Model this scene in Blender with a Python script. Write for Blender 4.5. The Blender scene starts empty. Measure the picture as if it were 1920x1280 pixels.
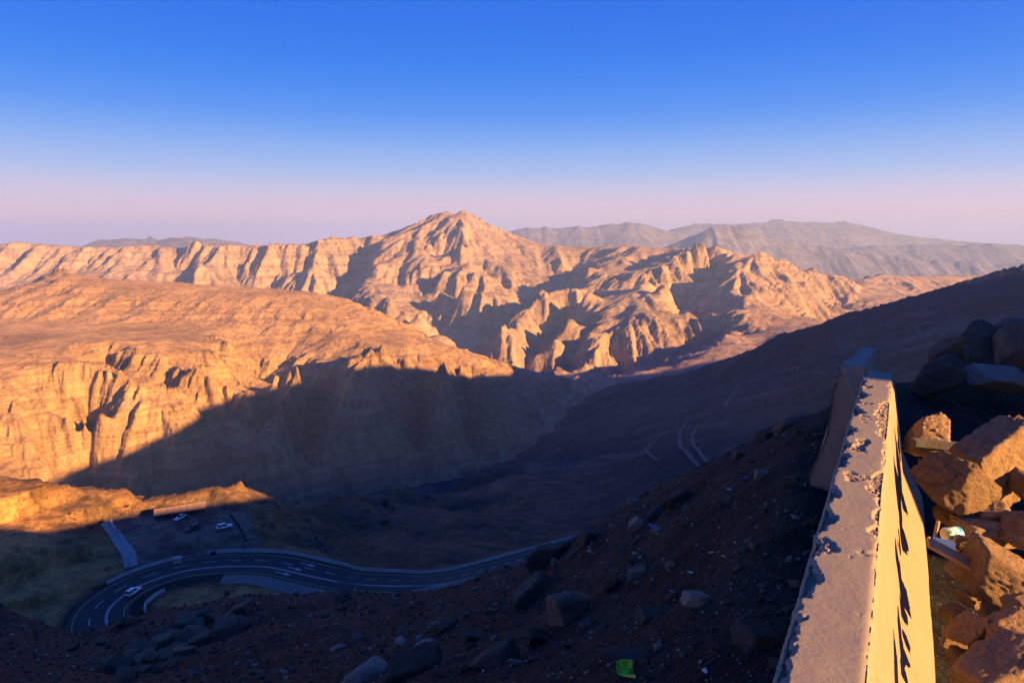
import bpy, bmesh, math, random
import numpy as np

# ------------------------------------------------------------------ camera, sky, sun
SC = bpy.context.scene
COL = SC.collection
PITCH = math.atan(200.0 / 1280.0)          # eye level lies 200 px above the middle of the 1920 px wide photograph
CP, SP = math.cos(PITCH), math.sin(PITCH)
cam_d = bpy.data.cameras.new('camera')
cam = bpy.data.objects.new('camera', cam_d)
COL.objects.link(cam)
cam.location = (0, 0, 0)
cam.rotation_euler = (math.pi / 2 - PITCH, 0, 0)
cam_d.sensor_width = 36.0
cam_d.lens = 24.0
cam_d.clip_start = 0.05
cam_d.clip_end = 90000
SC.camera = cam

SUN_AZ = math.radians(29.0)                # behind the camera's right shoulder
SUN_EL = math.radians(15.0)
SUN = np.array([math.cos(SUN_AZ) * math.cos(SUN_EL), -math.sin(SUN_AZ) * math.cos(SUN_EL), math.sin(SUN_EL)])
EXPOSURE = 2.35
SC.view_settings.view_transform = 'Standard'
SC.view_settings.look = 'None'
SC.view_settings.exposure = EXPOSURE
SC.view_settings.gamma = 1.0
SC.view_settings.use_curve_mapping = False

def lin(r, g, b):
    f = lambda c: (c / 255.0) / 12.92 if c <= 10 else ((c / 255.0 + 0.055) / 1.055) ** 2.4
    return (f(r), f(g), f(b), 1.0)

world = bpy.data.worlds.new('World')
SC.world = world
world.use_nodes = True
wn, wl = world.node_tree.nodes, world.node_tree.links
wn.clear()
w_out = wn.new('ShaderNodeOutputWorld')
w_bg = wn.new('ShaderNodeBackground')
w_sky = wn.new('ShaderNodeTexSky')
w_sky.sky_type = 'NISHITA'
w_sky.sun_disc = False
w_sky.sun_elevation = SUN_EL
w_sky.sun_rotation = math.atan2(SUN[0], SUN[1])
w_sky.altitude = 1300
w_sky.dust_density = 2.0
w_sky.ozone_density = 3.0
w_tc = wn.new('ShaderNodeTexCoord')
w_sep = wn.new('ShaderNodeSeparateXYZ')
w_ramp = wn.new('ShaderNodeValToRGB')
wl.new(w_tc.outputs['Generated'], w_sep.inputs[0])
wl.new(w_sep.outputs['Z'], w_ramp.inputs[0])
cr = w_ramp.color_ramp
cr.interpolation = 'B_SPLINE'
stops = [(0.0, (255, 205, 212)), (0.04, (242, 210, 228)), (0.085, (172, 204, 249)), (0.16, (42, 146, 252)),
         (0.27, (0, 112, 244)), (0.45, (10, 100, 220)), (1.0, (48, 98, 190))]
while len(cr.elements) < len(stops):
    cr.elements.new(0.5)
for e, (p, c) in zip(cr.elements, stops):
    e.position = p
    e.color = lin(*c)
w_mul = wn.new('ShaderNodeMix'); w_mul.data_type = 'RGBA'; w_mul.blend_type = 'MIX'
w_mul.inputs['Factor'].default_value = 0.003
w_gain = wn.new('ShaderNodeVectorMath'); w_gain.operation = 'SCALE'
w_gain.inputs['Scale'].default_value = 0.19 / 0.1     # the ramp is in display light, the sky node is physical
wl.new(w_ramp.outputs[0], w_gain.inputs[0])
wl.new(w_gain.outputs[0], w_mul.inputs['A'])
wl.new(w_sky.outputs[0], w_mul.inputs['B'])
wl.new(w_mul.outputs['Result'], w_bg.inputs['Color'])
w_bg.inputs['Strength'].default_value = 0.1
wl.new(w_bg.outputs[0], w_out.inputs['Surface'])

sun_d = bpy.data.lights.new('sun', 'SUN')
sun_d.energy = 5.0
sun_d.angle = math.radians(0.55)
sun_d.color = (1.0, 0.51, 0.155)
sun_o = bpy.data.objects.new('sun', sun_d)
COL.objects.link(sun_o)
from mathutils import Vector
sun_o.rotation_euler = Vector(SUN).to_track_quat('Z', 'Y').to_euler()

SC.cycles.use_denoising = True
SC.cycles.max_bounces = 4
SC.cycles.diffuse_bounces = 2
SC.cycles.volume_bounces = 0
SC.cycles.use_adaptive_sampling = True
SC.cycles.adaptive_threshold = 0.01

# ------------------------------------------------------------------ helpers
def W(px, py, t):
    """world point seen at pixel (px, py) of the 1920x1280 photograph at camera depth t"""
    u, v = (px - 960) / 1280.0, (640 - py) / 1280.0
    return (t * u, t * (CP + v * SP), t * (v * CP - SP))

def WZ(px, py, z):
    """world point seen at pixel (px, py) that lies at height z"""
    u, v = (px - 960) / 1280.0, (640 - py) / 1280.0
    t = z / (v * CP - SP)
    return (t * u, t * (CP + v * SP), z)

def proj(x, y, z):
    d = y * CP - z * SP
    return 960 + 1280 * x / d, 640 - 1280 * (y * SP + z * CP) / d

def hash2(ix, iy, seed):
    h = (ix.astype(np.int64) * 374761393 + iy.astype(np.int64) * 668265263 + seed * 974634777) & 0xFFFFFFFF
    h = ((h ^ (h >> 13)) * 1274126177) & 0xFFFFFFFF
    h = (h ^ (h >> 16)) & 0xFFFFFFFF
    h2 = (h * 2246822519 + 3266489917) & 0xFFFFFFFF
    h2 = (h2 ^ (h2 >> 15)) & 0xFFFFFFFF
    return (h / 4294967295.0).astype(np.float32), (h2 / 4294967295.0).astype(np.float32)

def perlin(x, y, seed=0):
    x = np.asarray(x, np.float64); y = np.asarray(y, np.float64)
    x0 = np.floor(x); y0 = np.floor(y)
    fx = (x - x0).astype(np.float32); fy = (y - y0).astype(np.float32)
    ux = fx * fx * fx * (fx * (fx * 6 - 15) + 10); uy = fy * fy * fy * (fy * (fy * 6 - 15) + 10)
    def g(ix, iy, dx, dy):
        a, _ = hash2(ix, iy, seed)
        a = a * 6.2831853
        return np.cos(a) * dx + np.sin(a) * dy
    n00 = g(x0, y0, fx, fy); n10 = g(x0 + 1, y0, fx - 1, fy)
    n01 = g(x0, y0 + 1, fx, fy - 1); n11 = g(x0 + 1, y0 + 1, fx - 1, fy - 1)
    return 1.5 * ((n00 * (1 - ux) + n10 * ux) * (1 - uy) + (n01 * (1 - ux) + n11 * ux) * uy)

def fbm(x, y, wave, octaves=5, seed=0, gain=0.5, ridged=False):
    s = 0; a = 1.0; f = 1.0 / wave; tot = 0
    for k in range(octaves):
        n = perlin(x * f + 17.3 * k, y * f - 9.1 * k, seed + k)
        if ridged:
            n = 1 - 2 * np.abs(n)
        s = s + a * n; tot += a
        a *= gain; f *= 2.03
    return s / tot

def gully(x, y, gx, gy, wave, octaves=4, seed=0, branch=1.0, gain=0.55):
    """gullies and spurs that run down the slope (gx, gy)"""
    h = np.zeros_like(x, dtype=np.float32); dx = np.zeros_like(h); dy = np.zeros_like(h)
    a = 1.0; f = 1.0 / wave; tot = 0
    for k in range(octaves):
        ux, uy = gx + dx * branch, gy + dy * branch
        m = np.sqrt(ux * ux + uy * uy) + 1e-4
        k_ = np.minimum(1.0, m * 3.0) / m
        ax, ay = -uy * k_, ux * k_
        px, py = x * f, y * f
        ix, iy = np.floor(px), np.floor(py)
        fx, fy = (px - ix).astype(np.float32), (py - iy).astype(np.float32)
        va = 0; vx = 0; vy = 0; wt = 1e-6
        for i in (-1, 0, 1, 2):
            for j in (-1, 0, 1, 2):
                hx, hy = hash2(ix + i, iy + j, seed + 31 * k)
                qx = fx - i - (hx - 0.5) * 0.6; qy = fy - j - (hy - 0.5) * 0.6
                w = np.exp(-(qx * qx + qy * qy) * 2.0)
                ph = (qx * ax + qy * ay) * 6.2831853
                c = np.cos(ph); s = np.sin(ph)
                va = va + c * w; vx = vx - s * ax * w; vy = vy - s * ay * w; wt = wt + w
        va = np.arcsin(np.clip(va / wt, -1, 1)) * 0.6366; vx = vx / wt; vy = vy / wt      # straight flanks, sharp crests and V-shaped floors
        h = h + a * va
        dx = dx + a * vx; dy = dy + a * vy
        tot += a; a *= gain; f *= 2.0
    return h / tot

def resample(line, step):
    out = []
    for a, b in zip(line[:-1], line[1:]):
        n = max(1, int(math.hypot(b[0] - a[0], b[1] - a[1]) / step))
        for k in range(n):
            s = k / n
            out.append((a[0] + (b[0] - a[0]) * s, a[1] + (b[1] - a[1]) * s, math.exp(math.log(a[2]) * (1 - s) + math.log(b[2]) * s)))
    out.append(line[-1])
    return out

def spline_grid(P, s0, s1, l0, l1, ns, nl, kernel='linear', smooth=1e-6, slope_value=False):
    """surface through the world points P over (x/y, ln y): a polyharmonic spline, returned on a regular grid"""
    P = np.array(P, float)
    S = P[:, 0] / P[:, 1]; L = np.log(P[:, 1])
    V = P[:, 2] / P[:, 1] if slope_value else P[:, 2]
    key = np.round(np.stack([S, L], 1), 3)
    _, idx = np.unique(key, axis=0, return_index=True)
    S, L, V = S[idx], L[idx], V[idx]
    ker = (lambda r: r) if kernel == 'linear' else (lambda r: r * r * np.log(r + 1e-9))
    n = len(S)
    A = np.zeros((n + 3, n + 3))
    A[:n, :n] = ker(np.hypot(S[:, None] - S[None], L[:, None] - L[None])) + (smooth * (-1 if kernel == 'linear' else 1)) * np.eye(n)
    A[:n, n] = 1; A[:n, n + 1] = S; A[:n, n + 2] = L
    A[n:, :n] = A[:n, n:].T
    w = np.linalg.solve(A, np.concatenate([V, [0, 0, 0]]))
    gs = np.linspace(s0, s1, ns); gl = np.linspace(l0, l1, nl)
    G = np.zeros((ns, nl))
    for i, s in enumerate(gs):
        r = ker(np.hypot(s - S[None, :], gl[:, None] - L[None, :]))
        G[i] = r @ w[:n] + w[n] + w[n + 1] * s + w[n + 2] * gl
    if slope_value:
        G = G * np.exp(gl)[None, :]
    return G

def bilinear(G, a, b):
    na, nb = G.shape
    a = np.clip(a * (na - 1), 0, na - 1.001); b = np.clip(b * (nb - 1), 0, nb - 1.001)
    i = a.astype(int); j = b.astype(int); fa = a - i; fb = b - j
    return (G[i, j] * (1 - fa) + G[i + 1, j] * fa) * (1 - fb) + (G[i, j + 1] * (1 - fa) + G[i + 1, j + 1] * fa) * fb

class Terrain:
    """height field over (x/y, ln y): spline through surveyed lines, mesh rows spread where the ground is steep"""
    def __init__(self, pts, s0, s1, y0, y1, ns=260, nl=200, kernel='linear', smooth=1e-6, slope_value=False):
        self.s0, self.s1, self.l0, self.l1 = s0, s1, math.log(y0), math.log(y1)
        self.G = spline_grid(pts, s0, s1, self.l0, self.l1, ns, nl, kernel, smooth, slope_value)
    def base(self, x, y):
        return bilinear(self.G, (x / y - self.s0) / (self.s1 - self.s0), (np.log(y) - self.l0) / (self.l1 - self.l0))
    def grid(self, ncol, nrow, flat=0.35):
        ns, nl = self.G.shape
        gl = np.linspace(self.l0, self.l1, nl); y = np.exp(gl)
        q = self.G / y[None, :]
        m = np.abs(np.diff(q, axis=1)) * 683.0
        tot = m.sum(1, keepdims=True).mean()
        m = m + flat * tot / (nl - 1)
        for _ in range(30):                       # neighbours share nearly the same rows
            m[1:-1] = (m[:-2] + 2 * m[1:-1] + m[2:]) / 4
        c = np.concatenate([np.zeros((ns, 1)), np.cumsum(m, 1)], 1); c /= c[:, -1:]
        rows = np.linspace(0, 1, nrow)
        R = np.stack([np.interp(rows, c[i], gl) for i in range(ns)])
        s = np.linspace(self.s0, self.s1, ncol)
        a = np.linspace(0, 1, ncol)[:, None] * np.ones((1, nrow))
        Lr = bilinear(R, a, np.ones((ncol, 1)) * rows[None, :])
        Y = np.exp(Lr); X = s[:, None] * Y
        return X, Y
    def slope(self, X, Y, eps):
        e = eps
        return (self.base(X + e, Y) - self.base(X - e, Y)) / (2 * e), (self.base(X, Y + e) - self.base(X, Y - e)) / (2 * e)

def grid_mesh(name, X, Y, Z, attrs=None):
    nc, nr = X.shape
    co = np.stack([X, Y, Z], -1).reshape(-1, 3).astype(np.float32)
    i = np.arange(nc - 1)[:, None] * nr + np.arange(nr - 1)[None, :]
    f = np.stack([i, i + nr, i + nr + 1, i + 1], -1).reshape(-1, 4).astype(np.int32)
    return raw_mesh(name, co, f, attrs)

def raw_mesh(name, co, f, attrs=None, smooth=True):
    me = bpy.data.meshes.new(name)
    k = f.shape[1]
    me.vertices.add(len(co)); me.vertices.foreach_set('co', np.ascontiguousarray(co, np.float32).ravel())
    me.loops.add(f.size); me.loops.foreach_set('vertex_index', np.ascontiguousarray(f, np.int32).ravel())
    me.polygons.add(len(f)); me.polygons.foreach_set('loop_start', np.arange(0, f.size, k, dtype=np.int32))
    me.polygons.foreach_set('use_smooth', np.full(len(f), smooth, dtype=bool))
    me.update(calc_edges=True)
    for nm, v in (attrs or {}).items():
        a = me.attributes.new(nm, 'FLOAT', 'POINT')
        a.data.foreach_set('value', np.ascontiguousarray(v, np.float32).ravel())
    return me

def link(name, me, mat=None, parent=None, loc=None, **props):
    o = bpy.data.objects.new(name, me)
    COL.objects.link(o)
    if mat is not None and me is not None:
        if not me.materials:
            me.materials.append(mat)
    if parent is not None:
        o.parent = parent
    if loc is not None:
        o.location = loc
    for k, v in props.items():
        o[k] = v
    return o

# ------------------------------------------------------------------ node helpers
def new_mat(name, rough=0.95):
    m = bpy.data.materials.new(name); m.use_nodes = True
    nt = m.node_tree; b = nt.nodes['Principled BSDF']
    b.inputs['Roughness'].default_value = rough
    b.inputs['Specular IOR Level'].default_value = 0.15
    return m, nt, b

def N(nt, kind, **kw):
    n = nt.nodes.new(kind)
    for k, v in kw.items():
        if hasattr(n, k) and k not in n.inputs:
            setattr(n, k, v)
        else:
            n.inputs[k].default_value = v
    return n

def ramp(nt, fac, stops, interp='LINEAR'):
    r = nt.nodes.new('ShaderNodeValToRGB'); e = r.color_ramp.elements
    r.color_ramp.interpolation = interp
    while len(e) < len(stops): e.new(0.5)
    for el, (p, c) in zip(e, stops):
        el.position = p; el.color = (*c[:3], 1) if not isinstance(c, (int, float)) else (c, c, c, 1)
    nt.links.new(fac, r.inputs[0])
    return r.outputs[0]

def mix(nt, fac, a, b, mode='MIX'):
    m = nt.nodes.new('ShaderNodeMix'); m.data_type = 'RGBA'; m.blend_type = mode
    for sock, v in (('Factor', fac), ('A', a), ('B', b)):
        s = [i for i in m.inputs if i.name == sock and i.enabled][0] if sock == 'Factor' else [i for i in m.inputs if i.name == sock and i.type == 'RGBA'][0]
        if hasattr(v, 'is_output'): nt.links.new(v, s)
        elif sock == 'Factor': s.default_value = v
        else: s.default_value = (*v[:3], 1)
    return [o for o in m.outputs if o.type == 'RGBA'][0]

def noise(nt, vec, scale, detail=4, rough=0.6, dist=0.0):
    n = nt.nodes.new('ShaderNodeTexNoise'); n.inputs['Scale'].default_value = scale
    n.inputs['Detail'].default_value = detail; n.inputs['Roughness'].default_value = rough
    n.inputs['Distortion'].default_value = dist
    nt.links.new(vec, n.inputs['Vector'])
    return n.outputs['Fac']

def math_n(nt, op, a, b=None):
    n = nt.nodes.new('ShaderNodeMath'); n.operation = op
    for i, v in enumerate((a, b)):
        if v is None: continue
        if hasattr(v, 'is_output'): nt.links.new(v, n.inputs[i])
        else: n.inputs[i].default_value = v
    return n.outputs[0]

def mountain_mat(name, light, mid, dark, band, unit, bump=0.6, bed=0.5, attr=None, attr_col=None, attr2=None, attr2_col=None, wear=1.0):
    """bedded desert limestone: colour beds follow height, unit = metres of the finest grain that can be seen"""
    m, nt, b = new_mat(name)
    geo = nt.nodes.new('ShaderNodeNewGeometry')
    pos = geo.outputs['Position']
    sep = nt.nodes.new('ShaderNodeSeparateXYZ'); nt.links.new(pos, sep.inputs[0])
    warp = noise(nt, pos, 1 / (unit * 60), 3, 0.5)
    zz = math_n(nt, 'ADD', sep.outputs['Z'], math_n(nt, 'MULTIPLY', warp, band * 3.0))
    comb = nt.nodes.new('ShaderNodeCombineXYZ')
    nt.links.new(math_n(nt, 'MULTIPLY', sep.outputs['X'], 0.02), comb.inputs[0])
    nt.links.new(math_n(nt, 'MULTIPLY', sep.outputs['Y'], 0.02), comb.inputs[1])
    nt.links.new(zz, comb.inputs[2])
    beds = noise(nt, comb.outputs[0], 1 / band, 5, 0.7)
    big = noise(nt, pos, 1 / (unit * 90), 4, 0.6)
    fine = noise(nt, pos, 1 / (unit * 6), 8, 0.72)
    base = mix(nt, ramp(nt, beds, [(0.40, 0.0), (0.56, 1.0)]), mid, light)
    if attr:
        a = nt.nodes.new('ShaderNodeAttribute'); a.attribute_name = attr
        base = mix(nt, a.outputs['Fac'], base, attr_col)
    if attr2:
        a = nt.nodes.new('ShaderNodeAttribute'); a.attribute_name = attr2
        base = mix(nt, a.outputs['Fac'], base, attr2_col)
    vs = nt.nodes.new('ShaderNodeVectorMath'); vs.operation = 'MULTIPLY'; vs.inputs[1].default_value = (1, 1, 0.12); nt.links.new(pos, vs.inputs[0])
    varnish_shade = noise(nt, vs.outputs[0], 1 / (unit * 14), 5, 0.65)  # upright streaks: dark rock coating, plus painted shade between the cliff ribs
    rel = tuple(min(1.0, d_ / m_) for d_, m_ in zip(dark, mid))       # darker beds, lichen, and varnished streaks with painted rib shade
    speck = noise(nt, pos, 1 / (unit * 1.8), 3, 0.6)
    base = mix(nt, ramp(nt, beds, [(0.30, 0.8 * wear), (0.40, 0.0)]), base, rel, 'MULTIPLY')
    base = mix(nt, math_n(nt, 'MULTIPLY', ramp(nt, big, [(0.42, 0.0), (0.66, 1.0)]), 0.55), base, rel, 'MULTIPLY')
    base = mix(nt, math_n(nt, 'MULTIPLY', ramp(nt, varnish_shade, [(0.48, 0.0), (0.60, 1.0)]), 0.85 * wear), base, rel, 'MULTIPLY')
    base = mix(nt, math_n(nt, 'MULTIPLY', ramp(nt, fine, [(0.47, 0.0), (0.60, 1.0)]), 0.65 * wear), base, rel, 'MULTIPLY')
    base = mix(nt, math_n(nt, 'MULTIPLY', ramp(nt, speck, [(0.54, 0.0), (0.62, 1.0)]), 0.5 * wear), base, tuple(k * 0.8 for k in rel), 'MULTIPLY')
    nt.links.new(base, b.inputs['Base Color'])
    hgt = math_n(nt, 'ADD', math_n(nt, 'MULTIPLY', beds, bed), fine)
    bp = nt.nodes.new('ShaderNodeBump'); bp.inputs['Strength'].default_value = bump
    bp.inputs['Distance'].default_value = unit * 7
    nt.links.new(hgt, bp.inputs['Height']); nt.links.new(bp.outputs[0], b.inputs['Normal'])
    return m

# ------------------------------------------------------------------ the massif across the canyon
LIGHT, MID, DARK = (0.44, 0.315, 0.22), (0.34, 0.24, 0.168), (0.18, 0.135, 0.10)

F_CREST = [(-260, 452, 5600), (0, 457, 5600), (40, 452, 5600), (120, 458, 5600), (200, 463, 5550), (290, 456, 5600), (340, 461, 5600),
           (370, 455, 5500), (400, 458, 5500), (470, 463, 5500), (560, 460, 5500), (600, 446, 5600), (690, 442, 5900), (705, 453, 5800),
           (740, 438, 5900), (770, 424, 5950), (800, 411, 6000), (820, 402, 6000), (833, 392, 6000), (853, 403, 6000), (868, 390, 6000), (892, 412, 6000),
           (930, 426, 5950), (970, 445, 5900), (1010, 455, 5800), (1100, 461, 5700), (1180, 455, 5400), (1240, 463, 5200), (1300, 463, 5000),
           (1347, 456, 4700), (1365, 470, 4600), (1412, 474, 4300), (1460, 490, 4500), (1530, 508, 4800), (1600, 522, 5000), (1640, 518, 5600),
           (1700, 520, 5800), (1760, 516, 6000), (1800, 520, 6200), (1860, 515, 6400), (1950, 520, 6500), (2250, 520, 6500)]
F_LINES = [
    [(-260, 560, 4700), (0, 560, 4700), (200, 560, 4700), (400, 562, 4600), (560, 575, 4400), (640, 590, 4250)],
    [(-260, 500, 5300), (0, 500, 5300), (300, 500, 5250)],
    [(375, 465, 5600), (345, 500, 5400), (320, 545, 4900)], [(460, 490, 5450), (420, 535, 4950)],
    [(575, 462, 5600), (560, 500, 5400), (535, 530, 5000)],
    [(390, 462, 5450), (380, 500, 5150), (370, 545, 4750)], [(600, 450, 5550), (590, 500, 5150), (570, 550, 4650)],
    [(250, 462, 5550), (240, 500, 5250), (235, 545, 4800)],
    [(690, 470, 5800), (655, 520, 5350), (610, 560, 4750)],
    [(740, 440, 5900), (715, 465, 5500), (700, 500, 5100), (688, 540, 4650), (730, 580, 4200), (790, 610, 3800), (830, 640, 3500)],
    [(853, 403, 6000), (850, 450, 5500), (855, 480, 5200), (900, 515, 4750), (914, 560, 4250)],
    [(960, 470, 5500), (950, 510, 5000), (955, 560, 4400)],
    [(830, 480, 5400), (815, 530, 4800), (795, 555, 4500)], [(860, 505, 5100), (845, 545, 4600), (830, 565, 4400)],
    [(900, 520, 4900), (885, 550, 4600), (862, 585, 4250)],
    [(840, 490, 5100), (828, 545, 4450)], [(878, 510, 4850), (868, 555, 4300)],
    [(1130, 480, 5400), (1080, 505, 5000), (1045, 545, 4600), (985, 565, 4350), (940, 602, 3950), (905, 625, 3700), (895, 662, 3400),
     (930, 690, 3200), (1000, 709, 3060), (1060, 728, 2850)],
    [(610, 560, 4700), (700, 602, 4300), (790, 640, 3900), (850, 662, 3600), (895, 668, 3400)],
    [(1180, 455, 5400), (1150, 490, 4900), (1100, 520, 4450), (1065, 545, 4100), (1010, 560, 3900), (985, 590, 3650), (955, 622, 3450), (940, 640, 3350)],
    [(1090, 560, 4100), (1020, 620, 3650), (1005, 660, 3450), (1000, 702, 3200)],
    [(1130, 530, 4250), (1100, 570, 3800), (1065, 610, 3450), (1040, 640, 3300), (1033, 692, 3120)],
    [(1085, 620, 3550), (1070, 694, 3230)], [(1120, 600, 3500), (1103, 628, 3310), (1088, 695, 3100)],
    [(1105, 625, 3330), (1170, 612, 3330), (1220, 605, 3400), (1260, 600, 3450), (1300, 600, 3550)],
    [(1090, 706, 3130), (1150, 692, 3160), (1220, 672, 3210), (1290, 645, 3320), (1312, 620, 3420)],
    [(1150, 560, 3850), (1200, 545, 4050)], [(1190, 510, 4600), (1230, 500, 4800)],
    [(1365, 474, 4700), (1290, 520, 4400), (1265, 560, 4050), (1290, 602, 3750), (1312, 645, 3350)],
    [(1347, 456, 4700), (1290, 485, 4450), (1240, 515, 4150), (1210, 530, 4000), (1250, 560, 3780), (1292, 590, 3580)],
    [(1412, 474, 4300), (1386, 510, 3980), (1393, 560, 3680), (1388, 600, 3400), (1360, 640, 3100)],
    [(1440, 520, 4200), (1450, 560, 3800), (1440, 610, 3250), (1420, 640, 2980)],
    [(1470, 620, 3050), (1520, 600, 3300)],
    [(1530, 508, 4800), (1515, 550, 4200), (1495, 600, 3500)], [(1590, 530, 5100), (1560, 562, 4600), (1545, 600, 4000)],
    [(1640, 560, 4600), (1700, 548, 5000), (1850, 545, 5200), (2100, 545, 5200)], [(1620, 516, 5500), (1610, 545, 5000), (1590, 580, 4300)],
    [(1110, 726, 2780), (1200, 702, 2900), (1300, 670, 3050)],
    [(1172, 713, 2560), (1225, 685, 2640), (1290, 667, 2720), (1330, 645, 2820), (1400, 640, 2880)],
    [(1000, 730, 2650), (1100, 745, 2450), (1200, 740, 2350), (1400, 690, 2450), (1600, 640, 2600), (1900, 600, 2700), (2200, 600, 2700)],
    [(-260, 640, 3200), (0, 640, 3200), (300, 640, 3200), (600, 640, 3200), (800, 680, 2950)],
]
pts = [W(*p) for p in resample(F_CREST, 30)]
for x, y, z in pts[::3]:                                            # the far side falls away
    pts.append((x * 1.14, y * 1.14, z - 260)); pts.append((x * 1.4, y * 1.4, -560))
F_CUT = {(375, 465), (460, 490), (575, 462), (690, 470), (830, 480), (860, 505), (900, 520), (1130, 480), (1090, 560), (1085, 620), (1365, 474), (1590, 530)}
F_RIB = {(390, 462), (600, 450), (250, 462), (740, 440), (853, 403), (960, 470), (840, 490), (878, 510), (1180, 455), (1130, 530), (1120, 600), (1347, 456), (1412, 474), (1530, 508)}
for ln in F_LINES:
    dz = -85 if ln[0][:2] in F_CUT else (34 if ln[0][:2] in F_RIB else 0)
    q = [W(*p) for p in resample(ln, 28)]
    pts += [(x, y, z + (dz if k else 0)) for k, (x, y, z) in enumerate(q)]
TF = Terrain(pts, -0.98, 0.98, 2300, 8400, 420, 340, smooth=2e-4)
X, Y = TF.grid(820, 300, 0.3)
Z = TF.base(X, Y)
gx, gy = TF.slope(X, Y, 110.0)
sl = np.sqrt(gx * gx + gy * gy)
steep = np.clip((sl - 0.12) / 0.5, 0, 1)
Z = Z + gully(X, Y, gx * 3, gy * 3, 380, 6, 3, 0.7, 0.52) * (150 * steep + 7) - 10
Z = Z + gully(X, Y, gx * 3, gy * 3, 130, 4, 7, 0.7, 0.6) * 62 * np.clip((sl - 0.25) / 0.5, 0, 1)
Z = Z + 15 * fbm(X, Y, 150, 5, 5, 0.55, ridged=True) * np.clip(sl * 2, 0.45, 1) - 4
st = 46.0
wz = Z + 30 * fbm(X, Y, 1500, 3, 9)
fr = wz / st - np.floor(wz / st)
Z = Z + st * (0.10 + 0.3 * fbm(X, Y, 900, 2, 13)) * (np.clip((fr - 0.4) / 0.35, 0, 1) - fr) * np.clip((sl - 0.12) * 4, 0, 1)
M_F = mountain_mat('bedded_limestone', LIGHT, MID, DARK, 26, 6.0, 0.7, 0.7, wear=0.75)
link('far_massif_terrain', grid_mesh('far_massif_terrain', X, Y, Z), M_F, kind='structure')

# ------------------------------------------------------------------ the plateau and canyon wall on the near side of it
D_CREST = [(-260, 575, 2500), (-100, 560, 2650), (0, 547, 2700), (60, 534, 2700), (95, 516, 2680), (115, 505, 2680), (140, 514, 2690), (190, 526, 2750), (330, 532, 2800), (430, 540, 2750),
           (560, 546, 2700), (640, 562, 2650), (700, 582, 2600), (760, 612, 2500), (830, 650, 2400), (870, 662, 2350), (930, 681, 2300),
           (960, 692, 2300), (1000, 705, 2330), (1035, 700, 2380), (1070, 715, 2430), (1092, 733, 2460)]
D_LINES = [
    [(-260, 720, 1150), (0, 702, 1250), (100, 692, 1290), (165, 688, 1300), (200, 690, 1320), (300, 725, 1310), (345, 745, 1300), (385, 775, 1290)],
    [(-260, 950, 980), (0, 938, 1060), (100, 938, 1090), (250, 944, 1150), (400, 950, 1240), (560, 955, 1390)],
    [(510, 655, 2000), (450, 705, 1720), (400, 757, 1470), (415, 850, 1330), (450, 930, 1270)],
    [(470, 735, 1600), (520, 720, 1680), (560, 704, 1660), (610, 700, 1770), (660, 684, 1730), (700, 684, 1830), (735, 670, 1780), (785, 684, 1880), (830, 684, 1840), (870, 700, 1940), (910, 706, 1930), (970, 716, 2080), (1040, 722, 2250)],
    [(560, 955, 1390), (680, 930, 1500), (780, 908, 1580), (900, 872, 1720), (1000, 834, 1900), (1040, 784, 2130), (1075, 748, 2350), (1105, 738, 2470)],
    [(0, 600, 2200), (200, 610, 2100), (400, 600, 2200), (600, 630, 2100)],
    [(-200, 670, 1500), (0, 660, 1600), (160, 655, 1650), (300, 670, 1620)],
    [(330, 640, 1850), (320, 690, 1550), (330, 735, 1400)],
    [(230, 640, 1800), (180, 685, 1480)], [(420, 640, 1850), (380, 690, 1550), (350, 735, 1380)],
    [(735, 676, 1760), (725, 760, 1640), (690, 860, 1540)], [(610, 705, 1780), (590, 790, 1680), (560, 880, 1530)],
    [(785, 690, 1890), (790, 780, 1810), (770, 860, 1700)], [(870, 705, 1950), (880, 790, 1880), (870, 850, 1780)],
    [(520, 725, 1690), (500, 820, 1530)], [(660, 690, 1720), (640, 790, 1590), (620, 900, 1470)], [(830, 690, 1830), (835, 780, 1720), (815, 870, 1610)], [(920, 712, 1930), (935, 790, 1830)],
    [(560, 710, 1650), (530, 800, 1500), (510, 900, 1370)],
    [(165, 700, 1300), (160, 800, 1225), (170, 880, 1165)], [(0, 800, 1150), (100, 800, 1185), (250, 800, 1215), (330, 820, 1225)],
    [(500, 1020, 1270), (700, 1000, 1310), (900, 930, 1500), (1100, 842, 1830), (1150, 782, 2300)],
    [(-260, 1030, 900), (0, 1030, 980), (200, 1030, 1040)],
]
pts = [W(*p) for p in resample(D_CREST, 30)]
for x, y, z in pts[::3]:
    pts.append((x * 1.12, y * 1.12, z - 120)); pts.append((x * 1.3, y * 1.3, z - 320))
D_CUT = {(510, 655), (330, 640), (230, 640), (610, 705), (785, 690), (870, 705), (520, 725), (165, 700)}
for ln in D_LINES:
    dz = -50 if ln[0][:2] in D_CUT else (38 if ln[0][:2] in {(660, 690), (735, 676), (830, 690), (920, 712), (560, 710)} else 0)
    q = [W(*p) for p in resample(ln, 28)]
    pts += [(x, y, z + (dz if k else 0)) for k, (x, y, z) in enumerate(q)]
TD = Terrain(pts, -0.98, 0.14, 760, 3300, 380, 320, smooth=2e-4)
X, Y = TD.grid(570, 360, 0.3)
Z = TD.base(X, Y)
gx, gy = TD.slope(X, Y, 15.0)
sl = np.sqrt(gx * gx + gy * gy)
Z = Z + gully(X, Y, gx * 3, gy * 3, 150, 5, 23, 0.9) * (40 * np.clip((sl - 0.05) / 0.55, 0, 1.6) + 2.0)
Z = Z + gully(X, Y, gx * 3, gy * 3, 48, 3, 27, 0.9) * 13 * np.clip((sl - 0.2) / 0.5, 0, 1.3)
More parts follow.
